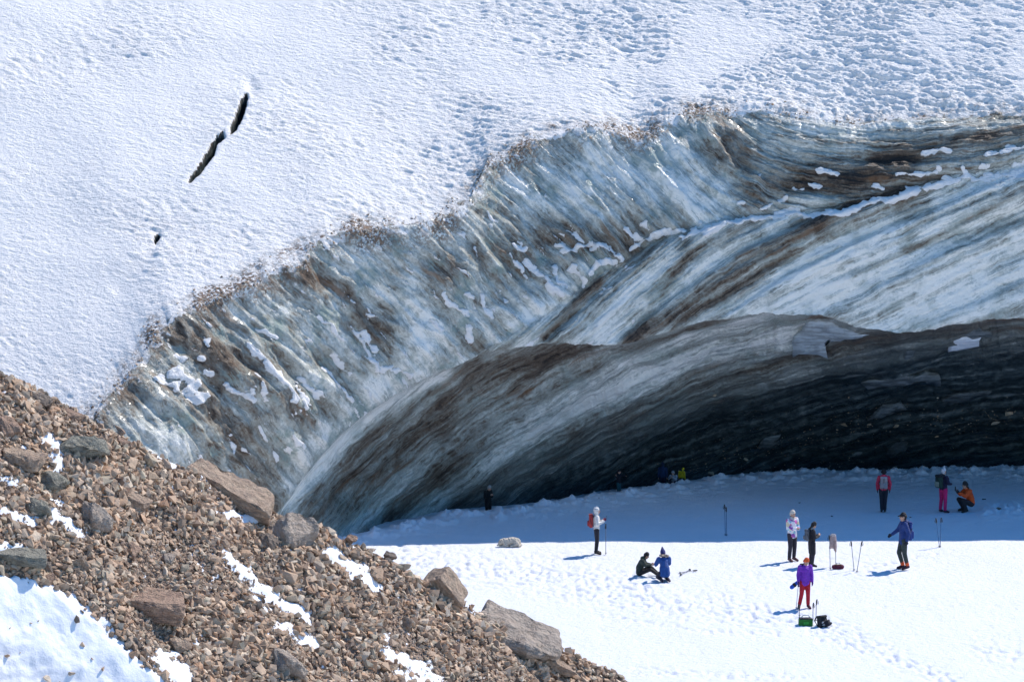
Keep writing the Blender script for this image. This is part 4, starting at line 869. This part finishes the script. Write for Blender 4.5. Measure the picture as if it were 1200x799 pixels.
# purple jacket, red trousers
sc = ht(653, 713) / 1.70
p4 = person(fpt(943, 712), math.radians(12), sc, standing(head=(.02, -.06, 1.57), face=(.15, -.9, -.35), wrR=(-.26, -.10, .90), hdR=(-.27, -.13, .82), elL=(.235, .03, 1.12), hipL=(.09, 0, .9), knL=(.09, -.06, .48), anL=(.10, -.05, .09), toL=(.13, -.2, .035), knR=(-.12, -.02, .49), anR=(-.17, .06, .09), toR=(-.22, -.08, .035)), C((.21, .035, .50)), C((.55, .012, .03)), C((.13, .02, .035)), 'person in a purple jacket, red trousers and orange hat walking with a pole', hat=('fold', C((.85, .13, .02))), gloves=C((.10, .02, .22)), jlen=.3, puff=1.06, hair=C((.05, .03, .02)))
wear(p4, C((.02, .02, .03)), C((.02, .02, .03)), 'black backpack worn over the purple jacket', size=(.27, .14, .40), dz=1.0)
pole(world_of(p4, (-.36, -.20, 0)), world_of(p4, (-.265, -.13, .93)), 'thin pale trekking pole held by the person in purple', shaft=plain('pale_pole', (.5, .48, .5), .4))
sm_ = empty('sit_mat', world_of(p4, (-.30, .10, .80))); tag(sm_, 'rolled bright blue mat carried at the side of the person in purple', 'mat'); sm_.rotation_euler = (math.radians(10), math.radians(48), p4.rotation_euler.z)
blob('roll', [((0, 0, -.16), .075, (0, 0, .16), .055)], C((.02, .12, .62)), sm_, .014, 1); blob('tie_band', [((0, 0, -.05), .079, (0, 0, -.035), .079)], M_BLACK, sm_, .012, 0); mesh_obj('carry_cord', tube([(.05, 0, .10), (.10, .0, .24), (.02, 0, .34)], .008, 6), M_BLACK, sm_, True)
# blue coat, walking left
sc = ht(601, 668) / 1.70
p5 = person(fpt(1058, 667), -R90 + .12, sc, standing(elR=(-.23, -.10, 1.16), wrR=(-.24, -.29, 1.02), hdR=(-.24, -.37, .97), elL=(.22, .10, 1.13), wrL=(.23, .05, .90), hdL=(.24, .02, .81), knL=(.09, .02, .50), anL=(.09, .12, .11), toL=(.10, -.03, .04), knR=(-.09, -.10, .50), anR=(-.09, .03, .09), toR=(-.10, -.13, .035), face=(0, -1, -.05)), C((.012, .045, .20)), C((.04, .055, .05)), C((.05, .02, .035)), 'person in a dark blue jacket and black peaked cap with orange gaiters, walking left', hat=('cap', C((.008, .008, .012))), hair=C((.015, .01, .01)), gloves=C((.012, .015, .03)), gaiters=C((.85, .13, .03)), jlen=.35, puff=1.05, hood=C((.012, .04, .17)))
wear(p5, C((.012, .05, .24)), C((.01, .04, .2)), 'dark blue backpack worn over the dark blue jacket', size=(.27, .12, .5), dz=.88)
# pink jacket seen from behind
sc = ht(550, 601) / 1.70
p6 = person(fpt(1035, 600), math.pi - .1, sc, standing(knL=(.075, -.02, .49), knR=(-.075, -.02, .49), anL=(.06, .02, .09), anR=(-.06, .02, .09), toL=(.07, -.14, .035), toR=(-.07, -.14, .035), elL=(.25, .02, 1.13), elR=(-.25, .02, 1.13)), C((.80, .045, .10)), C((.015, .015, .028)), C((.02, .02, .025)), 'person in bright pink jacket and black trousers seen from behind', hair=C((.012, .01, .01)), hat=('fold', C((.012, .01, .012))), hood=C((.82, .05, .11)), gloves=C((.03, .02, .03)))
wear(p6, C((.42, .36, .36)), C((.50, .42, .42)), 'pale grey backpack with a dark centre strap worn over the pink jacket', panel=C((.38, .33, .34)), size=(.30, .14, .42), dz=.96)
# magenta trousers
sc = ht(549, 601) / 1.70
p7 = person(fpt(1105, 601), math.radians(125), sc, standing(elL=(.22, -.06, 1.14), wrL=(.16, -.26, 1.10), hdL=(.10, -.31, 1.11), elR=(-.22, -.06, 1.14), wrR=(-.15, -.26, 1.10), hdR=(-.08, -.31, 1.11), knL=(.11, -.01, .49), anL=(.13, .02, .09), knR=(-.11, -.01, .49), anR=(-.13, .02, .09), toL=(.17, -.13, .035), toR=(-.17, -.13, .035)), C((.015, .012, .045)), C((.72, .02, .16)), C((.05, .015, .04)), 'person in dark jacket and magenta trousers with white topped hat', hat=('pompom', C((.72, .70, .72))), hood=C((.012, .012, .03)), gloves=C((.01, .012, .03)))
wear(p7, C((.02, .05, .035)), C((.012, .012, .015)), 'black and green backpack worn by the person in magenta trousers', panel=C((.25, .28, .22)), size=(.32, .20, .44), dz=.98)
# orange jacket, crouching
CR = standing(pelvis=(0, .14, .30), waist=(0, .12, .46), chest=(0, .03, .66), neck=(0, -.03, .80), head=(0, -.09, .92), shL=(.18, .02, .74), shR=(-.18, .02, .74), elL=(.22, -.16, .58), elR=(-.22, -.16, .58), wrL=(.09, -.33, .68), wrR=(-.08, -.34, .70), hdL=(.04, -.38, .74), hdR=(-.02, -.39, .76),
   hipL=(.10, .12, .28), hipR=(-.10, .12, .28), knL=(.18, -.26, .44), knR=(-.18, -.24, .42), anL=(.15, -.08, .09), anR=(-.15, -.06, .09), toL=(.18, -.24, .035), toR=(-.18, -.22, .035), face=(0, -1, -.15))
sc = ht(566, 601) / 1.03
p8 = person(fpt(1133, 600), -R90 + .25, sc, CR, C((.82, .10, .012)), C((.02, .016, .02)), C((.02, .02, .02)), 'person in an orange jacket and dark hat crouching on the snow', hat=('fold', C((.02, .02, .022))), gloves=C((.012, .012, .015)), puff=1.08, hair=C((.02, .015, .01)))
phone(world_of(p8, (0, -.44, .82)), p8.rotation_euler.z, 'dark phone held to the eye of the crouching person in orange', sc)
# green jacket, sitting on the snow
SI = standing(pelvis=(0, .10, .13), waist=(0, .09, .30), chest=(0, -.03, .52), neck=(0, -.11, .66), head=(0, -.18, .77), shL=(.18, -.05, .60), shR=(-.18, -.05, .60), elL=(.22, -.14, .42), elR=(-.22, -.14, .44), wrL=(.10, -.36, .42), wrR=(-.12, -.36, .46), hdL=(.06, -.44, .44), hdR=(-.08, -.44, .48),
   hipL=(.10, .06, .12), hipR=(-.10, .06, .12), knL=(.17, -.34, .30), knR=(-.17, -.34, .28), anL=(.13, -.60, .08), anR=(-.13, -.62, .08), toL=(.16, -.70, .12), toR=(-.16, -.72, .12), face=(0, -.9, -.45))
sc = ht(643, 673) / .93 * .95
p9 = person(fpt(752, 674), R90 - .1, sc, SI, C((.035, .055, .045)), C((.025, .022, .022)), C((.05, .03, .035)), 'person in a dark green jacket and dark hat sitting on the snow', hat=('fold', C((.018, .014, .016))), hood=C((.05, .075, .055)), puff=1.1, hair=C((.02, .015, .01)))
# blue coat, kneeling with its back to us
KN = standing(pelvis=(0, .10, .33), waist=(0, .06, .48), chest=(0, -.02, .70), neck=(0, -.07, .84), head=(0, -.13, .95), shL=(.18, -.03, .78), shR=(-.18, -.03, .78), elL=(.24, -.16, .58), elR=(-.24, -.16, .58), wrL=(.20, -.34, .50), wrR=(-.12, -.36, .52), hdL=(.18, -.42, .48), hdR=(-.08, -.44, .50),
   hipL=(.10, .08, .30), hipR=(-.10, .08, .30), knL=(.14, -.28, .10), knR=(-.14, -.28, .10), anL=(.12, .12, .08), anR=(-.12, .12, .08), toL=(.13, .26, .05), toR=(-.13, .26, .05), face=(-.1, -.9, -.4))
sc = ht(641, 682) / 1.22
p10 = person(fpt(778, 680), math.pi + .25, sc, KN, C((.014, .085, .32)), C((.012, .016, .04)), C((.06, .045, .07)), 'kneeling person in bright blue padded coat with fur collar and pointed hat', hat=('point', C((.02, .03, .16))), fur=C((.42, .32, .24)), puff=1.15, jlen=.2)
# figures in the dark at the foot of the ice
def dark_spot(px, back=1.1):             # just behind the edge of the snow, on the lower dark ground
    e_ = on_floor(px, np.interp(px, CE0[:, 0], CE0[:, 1])); return Vector((e_[0] * (e_[1] + back) / e_[1], e_[1] + back, -0.46))
sc = ht(563, 600) / 1.70 * 1.12
person(dark_spot(572), math.radians(40), sc, standing(head=(.02, -.07, 1.56), face=(.2, -.9, -.3), **{k: v for k, v in PHONE_ARMS.items()}), C((.006, .008, .010)), C((.005, .006, .008)), C((.006, .006, .006)), 'person all in black with a grey cap at the left foot of the ice', hat=('fold', C((.34, .36, .36))))
sc = ht(545, 577) / 1.70 * 1.05
person(dark_spot(725, .7) + Vector((0, 0, .2)), math.radians(60), sc, standing(elL=(.38, -.06, 1.30), wrL=(.62, -.10, 1.24), hdL=(.70, -.11, 1.23), elR=(-.36, -.04, 1.32), wrR=(-.52, -.10, 1.40), hdR=(-.58, -.12, 1.45)), C((.008, .008, .02)), C((.02, .11, .14)), C((.006, .006, .006)), 'person in dark jacket and teal trousers with spread arms under the ice', hat=('fold', C((.02, .012, .02))))
sc = ht(540, 573) / 1.70 * 1.12
person(dark_spot(776.5, 1.5), math.radians(170), sc, standing(), C((.006, .035, .11)), C((.004, .012, .04)), C((.005, .005, .008)), 'tall person in dark blue standing under the ice beside a seated companion', hat=('fold', C((.005, .02, .06))), hood=C((.006, .03, .1)))
sc = ht(551, 571) / 1.0
person(dark_spot(789, .5) + Vector((0, 0, .32)), math.radians(-20), sc, CR, C((.36, .42, .50)), C((.03, .03, .05)), C((.02, .02, .02)), 'person in pale grey blue jacket crouching under the ice between two others', hat=('fold', C((.40, .44, .50))))
sc = ht(544, 571) / 1.70 * 1.05
person(dark_spot(799, 1.3), math.radians(150), sc, standing(chest=(0, -.04, 1.29), neck=(0, -.1, 1.42), head=(0, -.17, 1.53), face=(0, -.8, -.5)), C((.75, .60, .02)), C((.008, .012, .02)), C((.01, .01, .01)), 'person in a bright yellow jacket and dark trousers under the ice', hat=('fold', C((.70, .58, .02))), jlen=-.3)
# curled white dog lying at the shadow's edge
def dog(loc, rz, s):
    M_FUR = plain('cream_fur', (.62, .55, .45), .9, .5)
    caps = [((-.26, 0, .20), .155, (.10, .02, .23), .185), ((.10, .02, .23), .185, (.30, .03, .20), .165), ((.26, .13, .14), .13, (.14, .17, .08), .075), ((.14, .17, .08), .06, (.0, .19, .05), .045), ((.26, -.13, .14), .13, (.14, -.18, .08), .075), ((.14, -.18, .08), .06, (-.02, -.2, .05), .045),
            ((-.24, .10, .14), .09, (-.20, .14, .06), .055), ((-.20, .14, .06), .055, (-.44, .13, .045), .042), ((-.24, -.10, .14), .09, (-.20, -.15, .06), .055), ((-.20, -.15, .06), .055, (-.46, -.13, .045), .042),
            ((-.26, 0, .26), .13, (-.40, -.03, .25), .105), ((-.41, -.04, .24), .10, (-.45, -.05, .20), .085), ((-.47, -.06, .17), .058, (-.56, -.09, .09), .036), ((.36, .05, .18), .07, (.46, -.06, .07), .06), ((.46, -.06, .07), .06, (.34, -.24, .06), .045)]
    for q_ in (1, -1): caps += [((-.38, -.04 + .07 * q_, .32), .035, (-.40, -.05 + .115 * q_, .22), .022)]
    b = blob('dog', caps, M_FUR, None, .016, 1, fur=.03); b.location = loc; b.rotation_euler = (0, 0, rz); b.scale = (s,) * 3; tag(b, 'shaggy cream white dog lying curled up at the edge of the shadow', 'dog')
    blob('nose', [((-.59, -.10, .095), .017, (-.598, -.10, .09), .016)], M_GRIP, b, .006, 0)
    for q_ in (1, -1): blob('eye', [((-.515, -.075 + .04 * q_, .215), .011, (-.518, -.075 + .04 * q_, .213), .011)], M_EYE, b, .005, 0)
    return b
dog(fpt(598, 640), math.radians(8), .86)
# ---- poles standing and lying
def pole_px(b0, t0, label, dyt=0.0, **k):
    a = fpt(*b0); c_ = at(t0[0], t0[1], a.y + dyt); return pole(a - Vector((0, 0, .03)), c_, label, **k)
BLU = plain('blue_pole', (.03, .10, .22), .4)
pole_px((850, 627), (849.3, 591), 'blue trekking pole standing alone in the shaded snow', shaft=BLU)
pole_px((851.6, 627.5), (851.2, 594), 'shorter blue trekking pole standing against the lone taller one in the shade', shaft=BLU)
pole_px((1101, 641), (1097, 607), 'left pole of the blue pair planted across the edge of the shadow', shaft=BLU)
pole_px((1101.8, 641), (1102.8, 606.5), 'right pole of the blue pair planted across the edge of the shadow', shaft=BLU)
pole_px((1001, 669), (997.5, 634), 'left pole of the slim dark pair leaning apart in a V on the sunny snow')
pole_px((1004, 670), (1010, 634), 'right pole of the slim dark pair leaning apart in a V on the sunny snow')
pole_px((973, 667), (972, 627), 'left pole under the hanging beige jacket'); pole_px((979.5, 663), (979, 633), 'right pole under the hanging beige jacket')
def lying(a, b_, label): p, q_ = fpt(*a), fpt(*b_); return pole(p + Vector((0, 0, .03)), q_ + Vector((0, 0, .06)), label)
lying((795, 671.5), (817, 669), 'dark trekking pole lying on the snow, the farther of the crossed two'); lying((809, 667.5), (797, 674.5), 'dark trekking pole lying on the snow, the nearer of the crossed two')
pole_px((937, 722), (936.5, 708), 'short grey pole stuck in the snow behind the green bag')
pole_px((952.5, 726), (953, 706), 'left pole standing between the green bag and the white striped pack'); pole_px((956, 727), (957, 702), 'right pole standing between the green bag and the white striped pack')
# jacket hung over the poles
jk = empty('hung_jacket', fpt(976, 664)); jk.scale = (.72, .72, .98); tag(jk, 'beige pink jacket hung over two planted poles', 'jacket'); zz = jk.location.z
blob('cloth_body', [((-.08, 0, 1.12), .085, (-.05, 0, .80), .12), ((.07, 0, 1.10), .085, (.09, .02, .74), .11), ((.09, .02, .74), .09, (.13, 0, .58), .05), ((-.10, 0, .95), .07, (-.16, .0, .70), .05)], C((.55, .40, .36)), jk, .018, 2); blob('collar', [((-.09, 0, 1.18), .06, (.08, 0, 1.17), .06)], C((.70, .58, .52)), jk, .015, 1); blob('sleeve', [((.10, -.06, .98), .055, (.06, -.10, .66), .045)], C((.50, .35, .31)), jk, .015, 1)
# bags on the snow
def duffel(loc, rz, s, col, top, label, L=.5, R=.15):
    r = empty('duffel_bag', loc, rz); r.scale = (s,) * 3; tag(r, label, 'bag', 'bags on the snow')
    blob('bag_body', [((-L / 2, 0, R), R, (L / 2, 0, R), R * .95), ((-L / 2, -.04, R * .7), R * .6, (L / 2, -.04, R * .7), R * .6)], col, r, .018, 1); mesh_obj('handle', tube([(-.12, -R * .3, R * 1.9), (-.10, -R * .3, R * 2.6), (.10, -R * .3, R * 2.6), (.12, -R * .3, R * 1.9)], .014, 6), M_BLACK, r, True)
    mesh_obj('zip_flap', rbox((L * .9, .09, .03), .012, 2, (0, 0, R * 1.97)), top, r, True)
    for q_ in (-1, 1): mesh_obj('band', tube([(q_ * L * .3, math.cos(w) * R * 1.02, R + math.sin(w) * R * 1.02) for w in np.linspace(0, 6.283, 17)], .012, 6), M_BLACK, r, True)
    return r
duffel(fpt(982, 667), .1, .58, C((.16, .02, .05)), C((.35, .30, .05)), 'dark maroon bag with a yellow streak lying by the hung jacket')
def crate_bag(loc):
    r = empty('carry_bag', loc, .05); tag(r, 'bright green box shaped bag standing open on the snow', 'bag', 'bags on the snow'); r.scale = (.86,) * 3; G_ = C((.03, .22, .03))
    mesh_obj('bag_body', rbox((.52, .34, .30), .04, 3, (0, 0, .15)), G_, r, True); mesh_obj('rim', rbox((.48, .30, .05), .02, 2, (0, 0, .305)), M_BLACK, r, True); mesh_obj('handle', tube([(-.20, 0, .30), (-.10, -.02, .44), (.10, -.02, .44), (.20, 0, .30)], .018, 6), C((.62, .62, .60)), r, True); mesh_obj('side_label', rbox((.2, .01, .1), .003, 1, (0, -.176, .16)), C((.05, .42, .06)), r)
crate_bag(fpt(944, 732))
backpack(fpt(962, 733), .5, .95, C((.03, .03, .035)), C((.02, .02, .02)), 'black and white striped backpack slumped on the snow beside the green bag', panel=C((.65, .66, .68)), size=(.34, .26, .36), tilt=-.25)
backpack(fpt(969, 735), 1.2, .7, C((.02, .018, .03)), C((.012, .012, .02)), 'small dark pack lying flat beside the striped backpack', size=(.34, .24, .22), tilt=-.5)
# dark pebbles and an icy lump on the shaded snow
def loose(px, py, w, mat, name, label, cat, flat=.5, group=None, seed=0):
    r = random.Random(seed + int(px * 13 + py)); me = fine_rock(name, r, 1.0, 13, (1, .7, flat), .4, .06, 1); a = fpt(px, py); me.transform(Matrix.Scale(w * a.y / F / 2, 4)); me.materials.append(mat)
    o = bpy.data.objects.new(name, me); COL.objects.link(o); o.location = a + Vector((0, 0, .01)); o.rotation_euler = (0, 0, r.uniform(0, 6)); return tag(o, label, cat, group)
M_PEB = plain('dark_pebble', (.035, .04, .05), .8)
loose(937, 589, 5, M_PEB, 'pebble', 'flat dark pebble on the shaded snow above the patterned jacket', 'pebble', .3); loose(975, 605, 4.5, M_PEB, 'pebble', 'dark pebble on the shaded snow above the hung jacket', 'pebble', .5)
loose(1067, 606, 4, M_PEB, 'pebble', 'dark pebble on the shaded snow right of the dark blue walker', 'pebble', .5); loose(1171, 600, 13, MB['dark'], 'stone', 'dark stone in the disturbed snow right of the crouching person', 'stone', .5)
M_ICE2 = snow_material('ice_lump', (.62, .67, .72), .8, 5); loose(1188, 597, 34, M_ICE2, 'ice_lump', 'pale lump of ice lying in the shade by the right edge', 'ice', .28); loose(1153, 585, 9, M_PEB, 'pebble', 'thin dark pebble behind the crouching person in orange', 'pebble', .3)
loose(702, 588, 3, M_PEB, 'pebble', 'tiny dark pebble above the white hood', 'pebble', .5)
# ---- ice plates hanging from the cave roof, stones frozen into it
def flake(poly, label_, mat, thick=.12, lift=.35, seed=0):
    """plate of ice spalling from the roof: outline in photo px, stood off the roof along the view of its own slope"""
    cx = sum(p[0] for p in poly) / len(poly); cy = sum(p[1] for p in poly) / len(poly); bm = bmesh.new(); vs = []
    rr = random.Random(seed); dense = []
    for i, p in enumerate(poly):
        q_ = poly[(i + 1) % len(poly)]; n_ = max(2, int(math.hypot(q_[0] - p[0], q_[1] - p[1]) / 7))
        for k in range(n_): f_ = k / n_; dense.append((p[0] + (q_[0] - p[0]) * f_ + rr.uniform(-3, 3), p[1] + (q_[1] - p[1]) * f_ + rr.uniform(-2, 2)))
    c3 = surf(cx, cy, PU, ux_, uy_); rings = []
    for k, sc_ in enumerate((1, .72, .4)):
        ring = []
        for (x, y) in dense:
            X_, Y_ = cx + (x - cx) * sc_, cy + (y - cy) * sc_; s_ = surf(X_, Y_, PU, ux_, uy_); d_ = c3.y * .35 + s_.y * .65
            g_ = lift * (0.55 + .45 * ((y - cy) < 0)) + (.0, .07, .10)[k] + rr.uniform(-.02, .02); ring.append(bm.verts.new(Vector(at(X_, Y_, d_ - g_))))
        rings.append(ring)
    n_ = len(dense)
    for a_, b_ in zip(rings[:-1], rings[1:]):
        for i in range(n_): bm.faces.new((a_[i], a_[(i + 1) % n_], b_[(i + 1) % n_], b_[i]))
    bm.faces.new(rings[-1]); bk_ = [bm.verts.new(v.co + Vector((0, lift + .5, .25))) for v in rings[0]]
    for i in range(n_): bm.faces.new((rings[0][(i + 1) % n_], rings[0][i], bk_[i], bk_[(i + 1) % n_]))
    bmesh.ops.triangulate(bm, faces=[f for f in bm.faces if len(f.verts) > 4]); bmesh.ops.recalc_face_normals(bm, faces=bm.faces)
    o = mesh_obj('ice_plate', bm, mat, None, True); parent_keep(o, glacier); o['label'] = label_; return o
def plate_mat(name, c1, c2):
    t = NT(name); pos = t.n('ShaderNodeTexCoord').outputs['Object']; n = t.noise(t.scale(pos, (1.2, 1, 7)), 1.3, 6, .65); m_ = t.noise(pos, 7, 4, .6)
    return t.out(Base_Color=t.mix(t.mr(n, .35, .65), c1, c2), Roughness=.4, Normal=t.bump(t.math('ADD', n, m_), .7, .08))
P1 = plate_mat('pale_ice_plate', (.50, .56, .58), (.27, .29, .29)); P2 = plate_mat('snowy_ice_plate', (.72, .75, .78), (.55, .6, .65)); P3 = plate_mat('dark_ice_plate', (.12, .135, .135), (.03, .035, .035)); P4 = plate_mat('grey_ice_plate', (.20, .22, .22), (.05, .058, .058))
flake([(948,374),(972,376),(998,386),(1022,392),(1000,398),(970,402),(968,420),(948,414),(928,418),(926,402),(938,386)], 'pale slab of ice hanging from the arch', P1, lift=.5, seed=1)
flake([(1112,402),(1128,394),(1150,396),(1146,404),(1124,413),(1112,411)], 'white snowy slab under the arch', P2, seed=2)
flake([(1130,392),(1146,384),(1163,390),(1158,396),(1140,397)], 'thin grey slab beside the white one', P4, seed=3)
flake([(1010,450),(1050,440),(1098,438),(1102,452),(1080,448),(1050,452),(1020,456)], 'long thin slab', P4, seed=4)
flake([(1016,492),(1030,478),(1054,474),(1062,480),(1046,484),(1030,492)], 'curved slab', P4, lift=.25, seed=5)
flake([(886,524),(900,512),(918,506),(912,518),(898,526)], 'small pale slab', P4, lift=.2, seed=6)
flake([(1040,528),(1056,515),(1062,504),(1066,525),(1054,530),(1042,538)], 'broken slab', P3, lift=.2, seed=7)
flake([(1105,468),(1140,458),(1165,460),(1140,468),(1112,474)], 'dim slab', P3, lift=.2, seed=8)
flake([(990,536),(1008,528),(1012,532),(1000,540)], 'dim slab', P4, lift=.15, seed=9); flake([(1060,405),(1075,398),(1070,418),(1056,424)], 'thin hanging blade', P4, lift=.15, seed=10)
def frozen_stones():
    g = np.random.default_rng(3); V, Fc, off, Ts = [], [], 0, []; pr = []
    for k in range(6):
        bm = rock_shape(random.Random(700 + k), 9, (1, .7, .6), .4); bmesh.ops.triangulate(bm, faces=bm.faces); bm.verts.index_update(); pr.append((np.array([v.co[:] for v in bm.verts]), np.array([[v.index for v in f.verts] for f in bm.faces]))); bm.free()
    pts = [(c[0] + g.normal(0, 26), c[1] + g.normal(0, 7), g.uniform(.8, 2.6)) for c in [(870,528),(960,510),(1000,500),(1060,492),(1100,490),(1150,485),(1190,482),(930,520),(830,545),(1120,500),(1040,560),(900,545),(980,540)] for _ in range(34)]
    pts += [(g.uniform(800, 1200), g.uniform(470, 556), g.uniform(.5, 1.5)) for _ in range(220)] + [(838,463,7),(995,465,5),(1050,500,9),(1020,498,8),(1165,495,14),(1098,512,6),(990,500,11),(875,540,9),(832,553,13),(1032,553,22),(1180,482,16),(1100,470,4),(660,420,2),(1195,362,3)]
    for (x, y, w) in pts:
        if y > 553: y = 552
        c = np.array(surf(x, y, PU, ux_, uy_)); a_, b_ = pr[g.integers(6)]; R_ = np.array(Matrix.Rotation(g.uniform(0, 6), 3, 'Y') @ Matrix.Rotation(g.uniform(0, 6), 3, 'X')); V.append(a_ @ R_.T * w * .034 / 2 * np.array([1.3, 1, .8]) + c + np.array([0, -.04, 0])); Fc.append(b_ + off); off += len(a_); Ts.append(np.full(len(a_), g.random()))
    o = new_mesh('frozen_stones', np.concatenate(V), np.concatenate(Fc), M_ROCK, False, dict(tint=np.concatenate(Ts))); tag(o, 'stones and grit frozen into the dark cave roof', 'stones', kind='stuff')
    # stones melting out along the lip
    V, Fc, off, Ts = [], [], 0, []
    vis_ = np.where((CA[:, 0] > 110) & (CA[:, 0] < 1190))[0]; dn = np.clip(0.5 + 1.3 * fbm(CA[:, 0] / 45, CA[:, 1] / 45, 3, 68), 0.03, 1) * np.where(CA[:, 0] > 860, .25, 1)
    pw = dn[vis_] / dn[vis_].sum(); PFv = PF.reshape(-1, 3)
    for k in range(1500):
        ci = g.choice(vis_, p=pw); u_ = g.normal(0, 1)
        if u_ >= 0: c = PF[min(int(u_ * 6), NF - 1), ci]
        else: c = PS[min(int(-u_ * 9), PS.shape[0] - 1), ci]
        w = .03 + .07 * g.random() ** 3; a_, b_ = pr[g.integers(6)]; R_ = np.array(Matrix.Rotation(g.uniform(0, 6), 3, 'Y') @ Matrix.Rotation(g.uniform(0, 6), 3, 'X')); V.append(a_ @ R_.T * w + c); Fc.append(b_ + off); off += len(a_); Ts.append(np.full(len(a_), g.random() * .45))
    o = new_mesh('lip_debris', np.concatenate(V), np.concatenate(Fc), M_ROCK, False, dict(tint=np.concatenate(Ts))); tag(o, 'brown stones melting out along the lip of the ice', 'stones', kind='stuff')
frozen_stones()
